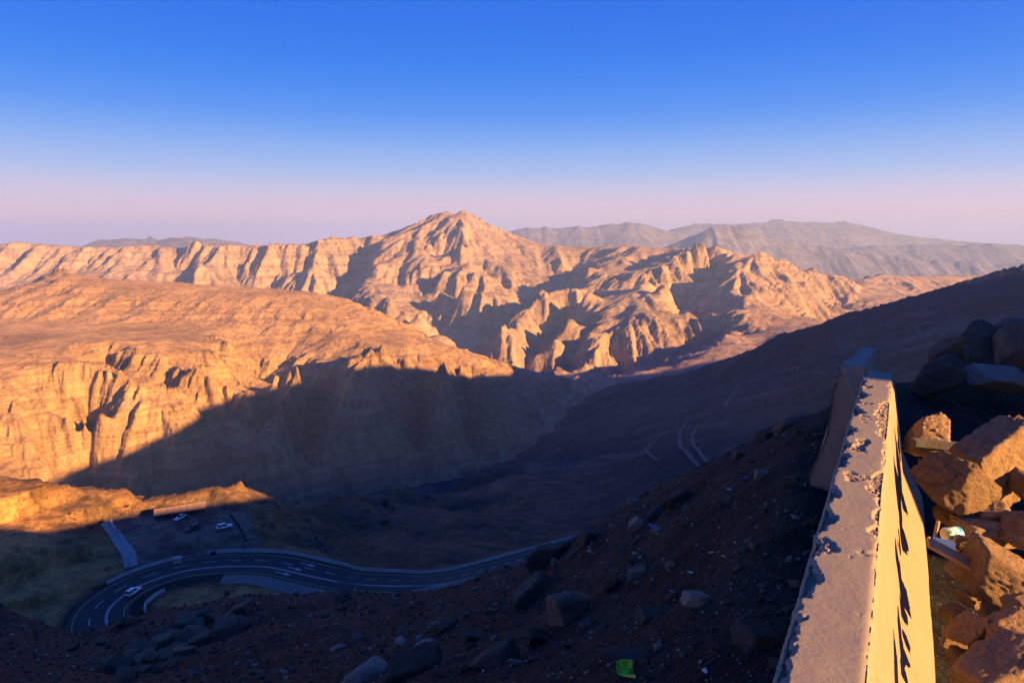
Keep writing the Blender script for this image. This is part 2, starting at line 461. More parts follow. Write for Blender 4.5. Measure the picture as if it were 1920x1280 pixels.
Z = Z + 10 * fbm(X, Y, 330, 3, 17, 0.5, ridged=True) * np.clip((Y - 1250) / 400, 0, 1) * np.clip((2550 - Y) / 250, 0, 1)
Z = Z + 4.0 * fbm(X, Y, 50, 5, 15, ridged=True) * np.clip(sl * 1.5, 0.12, 1)
for st, am in ((31.0, 0.30), (8.0, 0.40)):
    wz = Z + 14 * fbm(X, Y, 600, 3, 19)
    fr = wz / st - np.floor(wz / st)
    Z = Z + st * am * (np.clip((fr - 0.4) / 0.32, 0, 1) - fr) * np.clip((sl - 0.1) * 4, 0, 1)
M_D = mountain_mat('canyon_limestone', (0.52, 0.335, 0.17), (0.38, 0.24, 0.122), (0.18, 0.115, 0.07), 9, 2.0, 0.9, 0.8, wear=0.6)
link('canyon_plateau_terrain', grid_mesh('canyon_plateau_terrain', X, Y, Z), M_D, kind='structure')

# ------------------------------------------------------------------ distant ranges in the haze
M_FAR = mountain_mat('haze_tinted_rock', (0.20, 0.20, 0.27), (0.165, 0.167, 0.23), (0.10, 0.102, 0.145), 60, 14.0, 0.7, 0.6)  # pale blue of the haze is mixed into this rock colour
def far_range(name, crest, drop, seed, wave, amp):
    P = [W(*p) for p in resample(crest, 25)]
    pts = list(P)
    for x, y, z in P:
        pts += [(x * 0.93, y * 0.93, z - drop * 0.55), (x * 0.84, y * 0.84, z - drop), (x * 0.7, y * 0.7, z - drop * 1.5),
                (x * 1.1, y * 1.1, z - drop * 0.6), (x * 1.25, y * 1.25, z - drop)]
    ys = [p[1] for p in P]; ss = [p[0] / p[1] for p in P]
    T = Terrain(pts, min(ss), max(ss), min(ys) * 0.72, max(ys) * 1.2, 160, 80, smooth=2e-2)
    X, Y = T.grid(int(20 + 560 * (max(ss) - min(ss))), 110, 0.4)
    Z = T.base(X, Y); gx, gy = T.slope(X, Y, 80.0)
    Z = Z + gully(X, Y, gx * 4, gy * 4, wave, 4, seed, 0.9) * amp
    link(name, grid_mesh(name, X, Y, Z), M_FAR, kind='structure')
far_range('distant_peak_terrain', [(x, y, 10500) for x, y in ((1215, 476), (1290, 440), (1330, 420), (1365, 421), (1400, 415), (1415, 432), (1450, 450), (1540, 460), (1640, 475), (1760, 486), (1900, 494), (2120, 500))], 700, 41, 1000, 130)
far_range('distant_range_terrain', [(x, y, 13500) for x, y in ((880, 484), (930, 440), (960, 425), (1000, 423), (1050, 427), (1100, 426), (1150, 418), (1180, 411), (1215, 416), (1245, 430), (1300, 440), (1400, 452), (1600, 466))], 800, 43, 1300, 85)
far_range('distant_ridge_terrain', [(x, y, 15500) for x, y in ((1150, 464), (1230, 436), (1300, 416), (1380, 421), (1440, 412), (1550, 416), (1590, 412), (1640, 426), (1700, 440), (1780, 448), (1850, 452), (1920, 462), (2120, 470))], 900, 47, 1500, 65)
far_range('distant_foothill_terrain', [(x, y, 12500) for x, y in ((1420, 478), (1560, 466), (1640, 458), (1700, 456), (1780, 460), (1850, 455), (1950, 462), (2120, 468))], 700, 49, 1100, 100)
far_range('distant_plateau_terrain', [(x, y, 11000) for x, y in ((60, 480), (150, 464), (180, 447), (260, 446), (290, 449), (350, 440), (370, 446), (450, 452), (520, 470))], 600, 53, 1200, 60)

# ------------------------------------------------------------------ valley, hairpin hills and the shaded flank on the right
def road_z(px):
    return float(np.interp(px, [100, 450, 640, 800, 1000, 1117, 1300], [-100, -100, -104, -110, -121, -130, -142]))
E_CREST = [(1150, 726, 2350), (1200, 714, 2250), (1300, 695, 2000), (1400, 661, 1850), (1450, 634, 1760), (1500, 619, 1730), (1560, 600, 1700), (1640, 576, 1660), (1700, 556, 1650), (1760, 545, 1650),
           (1800, 532, 1650), (1860, 520, 1650), (1920, 510, 1650), (2060, 480, 1650), (2300, 450, 1650)]
B_LINES = [
    [(-200, 905, 225), (0, 903, 232), (60, 905, 234), (130, 914, 238), (180, 924, 242), (240, 924, 248), (262, 936, 250), (300, 931, 252), (350, 919, 255), (400, 911, 257),
     (450, 912, 259), (480, 919, 260), (520, 940, 262), (560, 975, 257), (610, 1015, 246)],
    [(-200, 985, 205), (0, 985, 214), (100, 985, 220), (190, 975, 232), (230, 960, 240)],
    [(-200, 1060, 188), (0, 1060, 195), (120, 1030, 206), (190, 1010, 217)],
    [(-150, 1170, 178), (30, 1150, 184), (100, 1128, 188), (180, 1078, 202), (225, 1062, 208)],
    [(240, 985, 230), (280, 1010, 223), (300, 1040, 215)], [(290, 962, 240), (380, 952, 243), (430, 958, 241)], [(350, 990, 229), (430, 990, 229), (440, 1025, 219)],
    [(470, 960, 243), (500, 1000, 232), (520, 1022, 224)],
    [(545, 947, 300), (620, 941, 340), (700, 926, 385), (740, 913, 410), (770, 909, 425)],
    [(640, 1000, 292), (700, 1022, 268)], [(600, 1010, 262), (640, 1050, 236), (700, 1066, 226)],
    [(747, 1060, 234), (713, 998, 300), (730, 960, 360), (780, 932, 425), (800, 925, 530)],
    [(883, 973, 325), (860, 1000, 290), (800, 1045, 250)], [(883, 973, 325), (940, 985, 320), (1000, 1005, 312)],
    [(1000, 930, 480), (1100, 960, 385), (1180, 950, 390)], [(900, 912, 610), (960, 900, 640)], [(1080, 900, 580), (1200, 895, 560)],
    [(880, 880, 900), (1000, 870, 860), (1200, 850, 850), (1320, 828, 850), (1450, 780, 900), (1560, 745, 950)],
    [(560, 965, 1320), (680, 940, 1420), (780, 918, 1500), (900, 884, 1640), (1000, 846, 1820), (1040, 800, 2060), (1065, 768, 2260), (1110, 742, 2410)],
    [(1100, 800, 1500), (1200, 790, 1400), (1350, 765, 1250), (1500, 728, 1150)],
    [(1150, 755, 2000), (1300, 730, 1720), (1420, 700, 1560), (1560, 655, 1420), (1720, 620, 1330), (1920, 585, 1200), (2200, 560, 1200)],
    [(1600, 690, 1020), (1750, 655, 960), (1920, 632, 880), (2200, 612, 880)],
]
ROAD_OUT = [(300, 1250), (225, 1222), (168, 1203), (143, 1187), (138, 1170), (147, 1153), (166, 1131), (194, 1111), (233, 1090), (272, 1073), (320, 1059), (390, 1047), (450, 1041), (517, 1041),
            (560, 1047), (600, 1056), (640, 1066), (700, 1076), (783, 1078), (867, 1068), (933, 1050), (1000, 1033), (1060, 1017), (1117, 1003), (1180, 987)]
ROAD_MID = [(300, 1220), (225, 1190), (210, 1181), (200, 1170), (198, 1157), (206, 1136), (223, 1123), (244, 1107), (281, 1089), (325, 1075), (367, 1066), (433, 1061), (500, 1062), (533, 1068),
            (583, 1080), (640, 1091), (667, 1095), (733, 1098), (800, 1097), (867, 1089), (933, 1072), (1000, 1052), (1060, 1034), (1117, 1018), (1180, 1000)]
LOW_ROAD = [(225, 1200, -99.5), (290, 1205, -99), (380, 1190, -98.5), (457, 1176, -98), (510, 1171, -97.5), (563, 1164, -97), (650, 1152, -96), (743, 1138, -95), (880, 1108, -94), (1000, 1079, -92), (1100, 1055, -90)]
def cat(ctrl, n):
    """smooth Catmull-Rom curve through ctrl, n points"""
    C = np.array(ctrl, float); C = np.vstack([2 * C[0] - C[1], C, 2 * C[-1] - C[-2]])
    out = []
    m = len(C) - 3
    for q in np.linspace(0, m - 1e-6, n):
        k = int(q); f = q - k; p0, p1, p2, p3 = C[k:k + 4]
        out.append(0.5 * ((2 * p1) + (-p0 + p2) * f + (2 * p0 - 5 * p1 + 4 * p2 - p3) * f * f + (-p0 + 3 * p1 - 3 * p2 + p3) * f ** 3))
    return np.array(out)
def even(P, n):
    d = np.concatenate([[0], np.cumsum(np.linalg.norm(np.diff(P[:, :2], axis=0), axis=1))])
    q = np.linspace(0, d[-1], n)
    return np.stack([np.interp(q, d, P[:, k]) for k in range(P.shape[1])], 1)
road_mid = even(cat([WZ(x, y, road_z(x)) for x, y in ROAD_MID], 300), 260)
for _ in range(12):
    road_mid[1:-1] = (road_mid[:-2] + 2 * road_mid[1:-1] + road_mid[2:]) / 4
low_road = even(cat([WZ(*p) for p in LOW_ROAD], 200), 140)
for _ in range(6):
    low_road[1:-1] = (low_road[:-2] + 2 * low_road[1:-1] + low_road[2:]) / 4
def side(P, off):
    """the curve P moved sideways by off metres (positive = left of travel)"""
    t = np.gradient(P[:, :2], axis=0); t /= np.linalg.norm(t, axis=1, keepdims=True)
    Q = P.copy(); Q[:, 0] -= t[:, 1] * off; Q[:, 1] += t[:, 0] * off
    return Q
def near_line(X, Y, P, rad):
    """distance to the curve P and the curve's height there, for points within rad"""
    d = np.full(X.shape, 1e9); z = np.zeros(X.shape)
    sel = (X > P[:, 0].min() - rad) & (X < P[:, 0].max() + rad) & (Y > P[:, 1].min() - rad) & (Y < P[:, 1].max() + rad)
    xs, ys = X[sel], Y[sel]; bd = np.full(xs.shape, 1e9); bz = np.zeros(xs.shape)
    for k in range(0, len(P)):
        dd = (xs - P[k, 0]) ** 2 + (ys - P[k, 1]) ** 2
        m = dd < bd; bd[m] = dd[m]; bz[m] = P[k, 2]
    d[sel] = np.sqrt(bd); z[sel] = bz
    return d, z
LOT = [WZ(x, y, -97.5) for x, y in ((222, 978), (250, 1045), (345, 1046), (400, 1030), (478, 1022), (452, 962), (385, 950), (290, 962))]
pts = [W(*p) for p in resample(E_CREST, 40)]
for x, y, z in list(pts):
    pts += [(x * 1.1, y * 1.1, z - 110), (x * 1.3, y * 1.3, z - 330), (x * 1.6, y * 1.6, -700)] if y * 1.6 < 3100 else [(x * 1.1, y * 1.1, z - 110), (x * 1.3, y * 1.3, z - 330)]
for ln in B_LINES:
    pts += [W(*p) for p in resample(ln, 25)]
for x, y, z in road_mid[::8]: pts.append((x, y, z - 0.3))
for x, y, z in low_road[::8]: pts.append((x, y, z - 0.3))
for s in np.linspace(-1.0, 1.0, 17):
    pts += [(s * 120, 120, -84 - 6 * (s < 0)), (s * 150, 150, -97 if s < 0.2 else -92)]
    if s < -0.1: pts += [(s * 290, 290, -135), (s * 420, 420, -215), (s * 700, 700, -400), (s * 1000, 1000, -540)]
    if s > 0.4: pts += [(s * 250, 250, -105), (s * 450, 450, -150), (s * 700, 700, -190)]
TB = Terrain(pts, -0.98, 0.98, 118, 3100, 340, 300, smooth=1e-3)
DET = {}
def flatten(X, Y, Z):
    d, zr = near_line(X, Y, side(road_mid, 0.5), 30)
    k = np.clip((d - 10.5) / 7.0, 0, 1); k = k * k * (3 - 2 * k)
    Z = np.where(d < 30, (zr - 0.12) * (1 - k) + Z * k, Z)
    d2, zr2 = near_line(X, Y, low_road, 20)
    k = np.clip((d2 - 6.0) / 6.0, 0, 1); k = k * k * (3 - 2 * k)
    Z = np.where((d2 < 20) & (d > 9), (zr2 - 0.12) * (1 - k) + Z * k, Z)
    return Z, d
X, Y = TB.grid(980, 410, 0.25)
Z = TB.base(X, Y)
gx, gy = TB.slope(X, Y, 4.0)
sl = np.sqrt(gx * gx + gy * gy)
big = np.clip((Y - 300) / 700, 0, 1)
g1 = gully(X, Y, gx * 3, gy * 3, 120, 4, 61, 0.9)
g2 = gully(X, Y, gx * 3, gy * 3, 26, 4, 67, 0.9)
Z = Z + gully(X, Y, gx * 3, gy * 3, 330, 4, 63, 0.9) * 26 * np.clip((Y - 700) / 900, 0, 1) * np.clip(sl * 3, 0.2, 1) * np.clip((2600 - Y) / 300, 0.3, 1)
Z = Z + g1 * (34 * np.clip(sl, 0.1, 0.8)) * big + g2 * (5.5 * np.clip(sl, 0.06, 0.9)) * (1 - 0.6 * big)
Z = Z + 1.1 * fbm(X, Y, 13, 5, 71, 0.6, ridged=True) * np.clip(sl * 1.3, 0.1, 1)
Z = Z + (0.45 * fbm(X, Y, 3.2, 3, 73, 0.6) + 0.5 * np.clip(fbm(X, Y, 5.0, 3, 75, 0.6) - 0.15, 0, 1)) * np.clip((520 - Y) / 200, 0, 1)
for st, am in ((7.0, 0.5), (2.2, 0.45)):
    wz = Z + 4 * fbm(X, Y, 120, 3, 77)
    fr = wz / st - np.floor(wz / st)
    cutf = (Y < 222) & (X / Y < -0.42)                                 # the rock cut beside the bend
    Z = Z + st * np.where(cutf, am * 1.9, am) * (np.clip((fr - 0.4) / 0.3, 0, 1) - fr) * np.where(cutf, np.clip((sl - 0.12) * 4, 0, 1), np.clip((sl - 0.22) * 4, 0, 1))
# the levelled parking ground
lot = np.array(LOT)
def in_poly(X, Y, P):
    c = np.zeros(X.shape, bool); j = len(P) - 1
    for i in range(len(P)):
        a = ((P[i][1] > Y) != (P[j][1] > Y)) & (X < (P[j][0] - P[i][0]) * (Y - P[i][1]) / (P[j][1] - P[i][1] + 1e-12) + P[i][0])
        c ^= a; j = i
    return c
dl = np.full(X.shape, 1e9)
ring = np.vstack([lot, lot[:1]])
ringp = even(ring, 160)
dl, _ = near_line(X, Y, ringp, 14)
ins = in_poly(X, Y, lot)
k = np.where(ins, 0, np.clip(dl / 5.0, 0, 1)); k = k * k * (3 - 2 * k)
lotm = 1 - k
Z = np.where(dl < 1e8, (-97.5 + 0.10 * fbm(X, Y, 8, 3, 5)) * (1 - k) + Z * k, np.where(ins, -97.5 + 0.10 * fbm(X, Y, 8, 3, 5), Z))
Z, rd = flatten(X, Y, Z)
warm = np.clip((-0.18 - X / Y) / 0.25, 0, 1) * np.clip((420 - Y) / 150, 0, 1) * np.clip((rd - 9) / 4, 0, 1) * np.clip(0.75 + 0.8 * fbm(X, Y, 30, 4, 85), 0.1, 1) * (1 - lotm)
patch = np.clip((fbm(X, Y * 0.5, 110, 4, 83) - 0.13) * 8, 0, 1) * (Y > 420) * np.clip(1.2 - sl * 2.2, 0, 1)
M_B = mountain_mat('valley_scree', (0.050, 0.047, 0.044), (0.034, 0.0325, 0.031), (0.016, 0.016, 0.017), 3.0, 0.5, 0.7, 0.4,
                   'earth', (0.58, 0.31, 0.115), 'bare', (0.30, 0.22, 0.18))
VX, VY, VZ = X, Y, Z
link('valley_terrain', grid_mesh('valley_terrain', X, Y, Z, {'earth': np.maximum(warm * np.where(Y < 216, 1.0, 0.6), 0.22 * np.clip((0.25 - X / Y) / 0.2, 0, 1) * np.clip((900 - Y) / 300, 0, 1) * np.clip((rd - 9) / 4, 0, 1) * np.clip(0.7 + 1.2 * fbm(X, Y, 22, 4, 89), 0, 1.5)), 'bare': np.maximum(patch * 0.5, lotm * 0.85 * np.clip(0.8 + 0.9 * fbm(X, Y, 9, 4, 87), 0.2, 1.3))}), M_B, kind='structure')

# ------------------------------------------------------------------ the slope under the camera
SIL = [(-160, 1120, 150), (0, 1150, 125), (60, 1176, 110), (110, 1204, 98), (200, 1226, 86), (260, 1208, 83), (350, 1166, 82), (420, 1156, 78), (560, 1143, 68), (680, 1132, 56), (733, 1132, 52),
       (833, 1134, 43), (920, 1122, 37), (1000, 1092, 30), (1110, 1022, 22), (1200, 960, 17), (1300, 884, 13), (1400, 832, 10), (1480, 800, 8.2), (1570, 756, 6.6)]
A_LINES = [
    [(-200, 1280, 30), (0, 1280, 25), (200, 1280, 17), (400, 1280, 11), (700, 1280, 6), (1000, 1280, 3.6), (1165, 1262, 3.0), (1300, 1280, 2.55), (1420, 1280, 2.44)],
    [(1300, 1100, 4.1), (1300, 1000, 5.4)], [(1100, 1100, 7.4), (1000, 1150, 10.5), (800, 1200, 13.5), (600, 1200, 24), (300, 1240, 38), (100, 1240, 52)],
    [(1450, 1000, 3.72), (1500, 900, 4.5), (1540, 830, 5.3)],
    [(1780, 1280, 2.46), (1900, 1000, 3.85)], [(1600, 1000, 3.82), (1650, 800, 5.75), (1690, 730, 7.2), (1900, 735, 7.1), (2050, 735, 7.1)], [(2050, 1000, 3.85), (2050, 1250, 2.55)],
    [(1640, 722, 7.6), (1760, 712, 8.2), (1900, 700, 8.8), (2100, 690, 9.5)],
]
pts = []
for p in resample(SIL, 30):
    x, y, z = W(*p); pts.append((x, y, z))
    for f, dq in ((1.5, 0.06), (2.3, 0.13)):
        if y * f < 150: pts.append((x * f, y * f, y * f * (z / y - dq)))
for ln in A_LINES:
    pts += [W(*p) for p in resample(ln, 40)]
for s in np.linspace(0.5, 1.35, 10):
    pts += [(s * 14, 14, -6.5), (s * 40, 40, -29), (s * 150, 150, -110)]
for s in np.linspace(-1.2, 0.5, 11):
    pts.append((s * 165, 165, -115))
for s in np.linspace(-1.2, 1.35, 13):
    pts.append((s * 0.6, 0.6, -1.62))
TA = Terrain(pts, -1.2, 1.35, 0.6, 165, 300, 300, kernel='tps', smooth=1e-4, slope_value=True)
def near_detail(X, Y):
    u = np.clip(Y / 10.0, 0.25, 8.0)                     # bigger lumps farther down the slope
    rough = np.clip((-(X * 0.87 - Y * 0.49) + 0.0) * 0.5 + 0.25, 0.12, 1.0)
    a = fbm(X, Y, 2.2, 5, 101, 0.55) * 0.16 + fbm(X, Y, 11.0, 4, 103, ridged=True) * 0.5 * np.clip((Y - 9) / 12, 0, 1)
    b = fbm(X, Y, 0.45, 4, 105, 0.6) * 0.045
    c = fbm(X, Y, 30.0, 5, 107, ridged=True) * 2.2 * np.clip((Y - 26) / 30, 0, 1)
    return rough * (a + b) + c
def near_z(x, y):
    x = np.atleast_1d(np.asarray(x, float)); y = np.atleast_1d(np.asarray(y, float))
    return TA.base(x, y) + near_detail(x, y)
X, Y = TA.grid(640, 320, 0.5)
Z = TA.base(X, Y) + near_detail(X, Y)
M_A = mountain_mat('dark_slope_gravel', (0.033, 0.036, 0.039), (0.020, 0.022, 0.024), (0.008, 0.009, 0.010), 0.6, 0.02, 1.0, 0.2)
NX, NY, NZ = X, Y, Z
link('near_slope_ground', grid_mesh('near_slope_ground', X, Y, Z), M_A, kind='structure')

gx_, gy_ = np.meshgrid(np.linspace(-3, 14, 120), np.linspace(-9, 0.75, 70), indexing='ij')
link('roadside_ground', grid_mesh('roadside_ground', gx_, gy_, -1.66 + 0.03 * fbm(gx_, gy_, 0.9, 4, 109) - 0.3 * np.clip(-gx_ - 1, 0, 9)), M_A, kind='structure')

# ------------------------------------------------------------------ the mountain we stand on, out of frame to the right: it shades the valley
def ridge_mesh(name, crest, half, fall, seed, n=120, m=25, amp=0.1, foot=None):
    P = even(np.array(crest, float), n)
    t = np.gradient(P[:, :2], axis=0); t /= np.linalg.norm(t, axis=1, keepdims=True)
    o = np.linspace(-1, 1, m)
    h = np.interp(np.linspace(0, 1, n), np.linspace(0, 1, len(half)), half)
    X = P[:, 0:1] + -t[:, 1:2] * o[None] * h[:, None]; Y = P[:, 1:2] + t[:, 0:1] * o[None] * h[:, None]
    Z = P[:, 2:3] - np.abs(o)[None] * h[:, None] * fall
    if foot is not None:
        zb = np.interp(np.linspace(0, 1, n), np.linspace(0, 1, len(foot)), foot)
        Z = P[:, 2:3] - np.abs(o)[None] ** 1.3 * (P[:, 2] - zb)[:, None]
    Z = Z + np.abs(o)[None] * h[:, None] * amp * fbm(X, Y, float(np.mean(half)) * 0.8, 4, seed)
    link(name, grid_mesh(name, X, Y, Z), M_B, kind='structure')
ridge_mesh('mountain_ridge_terrain', [(70, 45, -15), (82, 68, -19.5), (111, 92, -22), (135, 112, -25.5), (270, 225, -43), (405, 337, -48), (463, 386, -27), (562, 469, 3), (672, 560, 50), (859, 716, 87), (1010, 842, 108),
           (1219, 1016, 104), (1341, 1117, 40), (1454, 1212, 32), (1604, 1337, 48), (1700, 1417, 46), (1790, 1490, -30), (1880, 1567, -62), (1993, 1661, -62), (2121, 1767, -50), (2210, 1842, -55), (2376, 1980, -60),
           (2557, 2131, -60), (2931, 2443, -80), (3500, 2900, -200)], [30, 60, 150, 260, 330, 380, 420, 420, 420, 420, 420, 420, 420], 0.85, 201, n=260)
ridge_mesh('roadside_bank_terrain', [(11, -2.3, -1.4), (11.4, -1.4, 2.4), (13, 0.6, 4.8), (22, 9, 8.0), (45, 30, 7), (80, 58, -9), (105, 80, -26)], [2.5, 7, 12, 20, 30, 40], 0.9, 203, amp=0.1, foot=[-3, -4, -10, -25, -50, -80])  # unseen bank, its steep end shaped to set the shadow edge on the barrier
ridge_mesh('shading_hill_terrain', [(70, -140, -12), (68, -60, -3), (72, 0, -1), (82, 45, -9), (100, 80, -26)], [40, 40, 36, 30, 30], 0.7, 207, amp=0.1)  # unseen hill, added to keep sun off the slope below the camera

# ------------------------------------------------------------------ ground look-ups
def ground_of(GX, GY, GZ, s0, s1):
    nc = GX.shape[0]
    def f(x, y):
        c = min(max((x / y - s0) / (s1 - s0) * (nc - 1), 0), nc - 1.001); k = int(c); f_ = c - k
        return float(np.interp(y, GY[k], GZ[k]) * (1 - f_) + np.interp(y, GY[k + 1], GZ[k + 1]) * f_)
    return f
valley_z = ground_of(VX, VY, VZ, -0.98, 0.98)
near_ground = ground_of(NX, NY, NZ, -1.2, 1.35)
def hit(px, py, zf, t0, t1, n=600):
    """first point where the sight line of a pixel meets the ground zf"""
    last = None
    for t in np.exp(np.linspace(math.log(t0), math.log(t1), n)):
        x, y, z = W(px, py, t)
        d = z - zf(x, y)
        if d < 0:
            if last is None: return None
            a = last[1] / (last[1] - d); t = last[0] + (t - last[0]) * a
            x, y, z = W(px, py, t)
            return (x, y, zf(x, y), t)
        last = (t, d)
    return None
def on_valley(px, py, t0=125, t1=1200): return hit(px, py, valley_z, t0, t1)
def on_slope(px, py, t0=1.0, t1=140): return hit(px, py, near_ground, t0, t1)

# ------------------------------------------------------------------ plain materials
def plain(name, col, rough=0.8, spec=0.2, grain=0.0, gscale=3.0, bump=0.0, metal=0.0, dark=0.5):
    m, nt, b = new_mat(name, rough)
    b.inputs['Specular IOR Level'].default_value = spec; b.inputs['Metallic'].default_value = metal
    tc = nt.nodes.new('ShaderNodeTexCoord')
    if grain > 0:
        f = noise(nt, tc.outputs['Object'], gscale, 6, 0.65)
        c = mix(nt, math_n(nt, 'MULTIPLY', ramp(nt, f, [(0.35, 0.0), (0.7, 1.0)]), grain), col, tuple(k * dark for k in col))
        nt.links.new(c, b.inputs['Base Color'])
        if bump:
            bp = nt.nodes.new('ShaderNodeBump'); bp.inputs['Strength'].default_value = bump; bp.inputs['Distance'].default_value = 0.02
            nt.links.new(f, bp.inputs['Height']); nt.links.new(bp.outputs[0], b.inputs['Normal'])
    else:
        b.inputs['Base Color'].default_value = (*col, 1)
    return m
M_ASPHALT = plain('asphalt', (0.035, 0.036, 0.04), 0.85, 0.3, 0.5, 0.4)
M_SHOULDER = plain('concrete_shoulder', (0.16, 0.15, 0.145), 0.9, 0.2, 0.6, 0.5)
M_LINE = plain('road_paint', (0.40, 0.42, 0.45), 0.7, 0.3, 0.5, 2.0)
M_YELLOW = plain('yellow_paint', (0.42, 0.29, 0.10), 0.7, 0.3, 0.35, 2.0)
M_WALL = plain('barrier_concrete', (0.42, 0.41, 0.40), 0.9, 0.2, 0.5, 0.6)
M_WHITE = plain('car_white', (0.75, 0.75, 0.77), 0.3, 0.5)
M_BLACKCAR = plain('car_dark', (0.02, 0.022, 0.03), 0.3, 0.5)
M_GLASS = plain('car_glass', (0.012, 0.014, 0.018), 0.1, 0.5)
M_TYRE = plain('tyre_rubber', (0.02, 0.02, 0.02), 0.9, 0.2)
M_RIM = plain('wheel_rim', (0.35, 0.35, 0.36), 0.4, 0.5, metal=0.6)
M_RED = plain('red_lens', (0.45, 0.02, 0.03), 0.3, 0.5)
M_LAMP = plain('clear_lens', (0.8, 0.8, 0.78), 0.2, 0.5)
M_ROOF = plain('brown_sheet', (0.36, 0.22, 0.11), 0.7, 0.2, 0.6, 0.8)
M_POST = plain('grey_steel', (0.10, 0.10, 0.11), 0.6, 0.4)
M_BLUE = plain('blue_plastic', (0.03, 0.08, 0.45), 0.5, 0.4)
M_DARKCLOTH = plain('dark_cloth', (0.02, 0.02, 0.025), 0.9, 0.1)
M_SKIN = plain('skin', (0.35, 0.22, 0.15), 0.6, 0.3)
M_SIGN = plain('sign_red', (0.75, 0.20, 0.12), 0.5, 0.4)

# ------------------------------------------------------------------ road
def ribbon(name, A, B, dz, mat, parent=None, **kw):
    """flat strip between the curves A and B, dz above them, with a small skirt"""
    n = len(A); co = np.concatenate([A + [0, 0, dz], B + [0, 0, dz]])
    i = np.arange(n - 1)
    f = np.stack([i, i + n, i + n + 1, i + 1], 1)
    if (B[0] - A[0])[0] * (A[1] - A[0])[1] - (B[0] - A[0])[1] * (A[1] - A[0])[0] < 0: f = f[:, ::-1]
    return link(name, raw_mesh(name, co, f, smooth=False), mat, parent, **kw)
def cut(P, a, b):
    """the stretch of curve P between the points nearest to pixels a and b"""
    pj = np.array([proj(*p) for p in P])
    ia = int(np.argmin(((pj - a) ** 2).sum(1))); ib = int(np.argmin(((pj - b) ** 2).sum(1)))
    return (ia, ib) if ia < ib else (ib, ia)
road = ribbon('road', side(road_mid, 9.0), side(road_mid, -5.3), 0.0, M_ASPHALT, kind='structure')
ribbon('edge_line', side(road_mid, 7.75), side(road_mid, 7.55), 0.012, M_YELLOW, road)
ribbon('edge_line', side(road_mid, -4.0), side(road_mid, -4.2), 0.012, M_YELLOW, road)
ribbon('centre_line', side(road_mid, 0.32), side(road_mid, 0.08), 0.012, M_LINE, road)
ribbon('centre_line', side(road_mid, -0.10), side(road_mid, -0.34), 0.012, M_LINE, road)
fine_mid = even(road_mid, 1600)
seg = np.linalg.norm(fine_mid[1, :2] - fine_mid[0, :2])
lane_l, lane_r = side(fine_mid, 3.98), side(fine_mid, 3.72)
step, dash = int(7.4 / seg), int(3.6 / seg)
for k in range(20, len(fine_mid) - dash - 4, step):
    q = slice(k, k + dash, max(1, dash // 6))
    ribbon('lane_dash', lane_l[q], lane_r[q], 0.012, M_LINE, road)
def arrow(off, px):
    pj = np.array([proj(*p) for p in fine_mid]); ok = np.where(pj[:, 1] < 1110)[0]
    k = ok[int(np.argmin(np.abs(pj[ok, 0] - px)))]
    P = side(fine_mid, off); o = P[k]; d = P[k + 3] - P[k - 3]; d = d / np.linalg.norm(d); n = np.array([-d[1], d[0], 0])
    sh = [(-2.6, -0.18), (0.4, -0.18), (0.4, -0.75), (2.6, 0), (0.4, 0.75), (0.4, 0.18), (-2.6, 0.18)]
    co = np.array([o + d * a + n * b + np.array([0, 0, 0.016]) for a, b in sh])
    me = bpy.data.meshes.new('lane_arrow'); me.from_pydata(co.tolist(), [], [(0, 1, 5, 6), (2, 3, 4)]); me.update()
    link('lane_arrow', me, M_LINE, road)
arrow(5.8, 560); arrow(2.0, 547); arrow(-1.9, 537)
lower = ribbon('lower_road', side(low_road, 4.2), side(low_road, -4.2), 0.008, M_ASPHALT, kind='structure')
ribbon('edge_line', side(low_road, 3.7), side(low_road, 3.5), 0.02, M_YELLOW, lower)
ribbon('centre_line', side(low_road, 0.1), side(low_road, -0.1), 0.02, M_LINE, lower)
ia, ib = cut(road_mid, (430, 1061), (800, 1097))
ribbon('concrete_apron', side(road_mid, -5.35)[ia:ib], side(road_mid, -11.0)[ia:ib], 0.03, M_SHOULDER, kind='structure')

def draped(name, pix, width, t0, t1, n=60):
    P = []
    for px, py in pix:
        g = on_valley(px, py, t0, t1)
        if g: P.append(g[:3])
    if len(P) < 2: return
    C = even(cat(P, n), n)
    for q in C: q[2] = valley_z(q[0], q[1])
    for _ in range(4): C[1:-1, 2] = (C[:-2, 2] + 2 * C[1:-1, 2] + C[2:, 2]) / 4
    A, B = side(C, width / 2), side(C, -width / 2)
    for q in A: q[2] = max(valley_z(q[0], q[1]), q[2])
    for q in B: q[2] = max(valley_z(q[0], q[1]), q[2])
    ribbon(name, A, B, 1.2, M_TRACK, kind='structure')
M_TRACK = plain('far_road', (0.05, 0.05, 0.054), 0.8, 0.3, 0.4, 0.05)
draped('valley_road', [(1345, 776), (1310, 780), (1285, 795), (1274, 815), (1276, 838), (1292, 856), (1320, 885)], 5, 500, 2400)
draped('valley_road', [(1330, 792), (1305, 805), (1298, 825), (1308, 845), (1335, 876)], 4.5, 500, 2400)
draped('valley_road', [(1270, 800), (1235, 818), (1212, 842), (1235, 866), (1275, 892)], 4.5, 500, 2400)
draped('valley_road', [(1550, 702), (1480, 692), (1425, 706), (1375, 738), (1356, 762)], 6, 700, 2500)
draped('valley_road', [(1910, 612), (1850, 626), (1770, 630), (1722, 624), (1718, 612), (1760, 606)], 6, 700, 2500)
draped('valley_road', [(1080, 752), (1056, 772), (1044, 790), (1066, 808)], 12, 900, 2500)

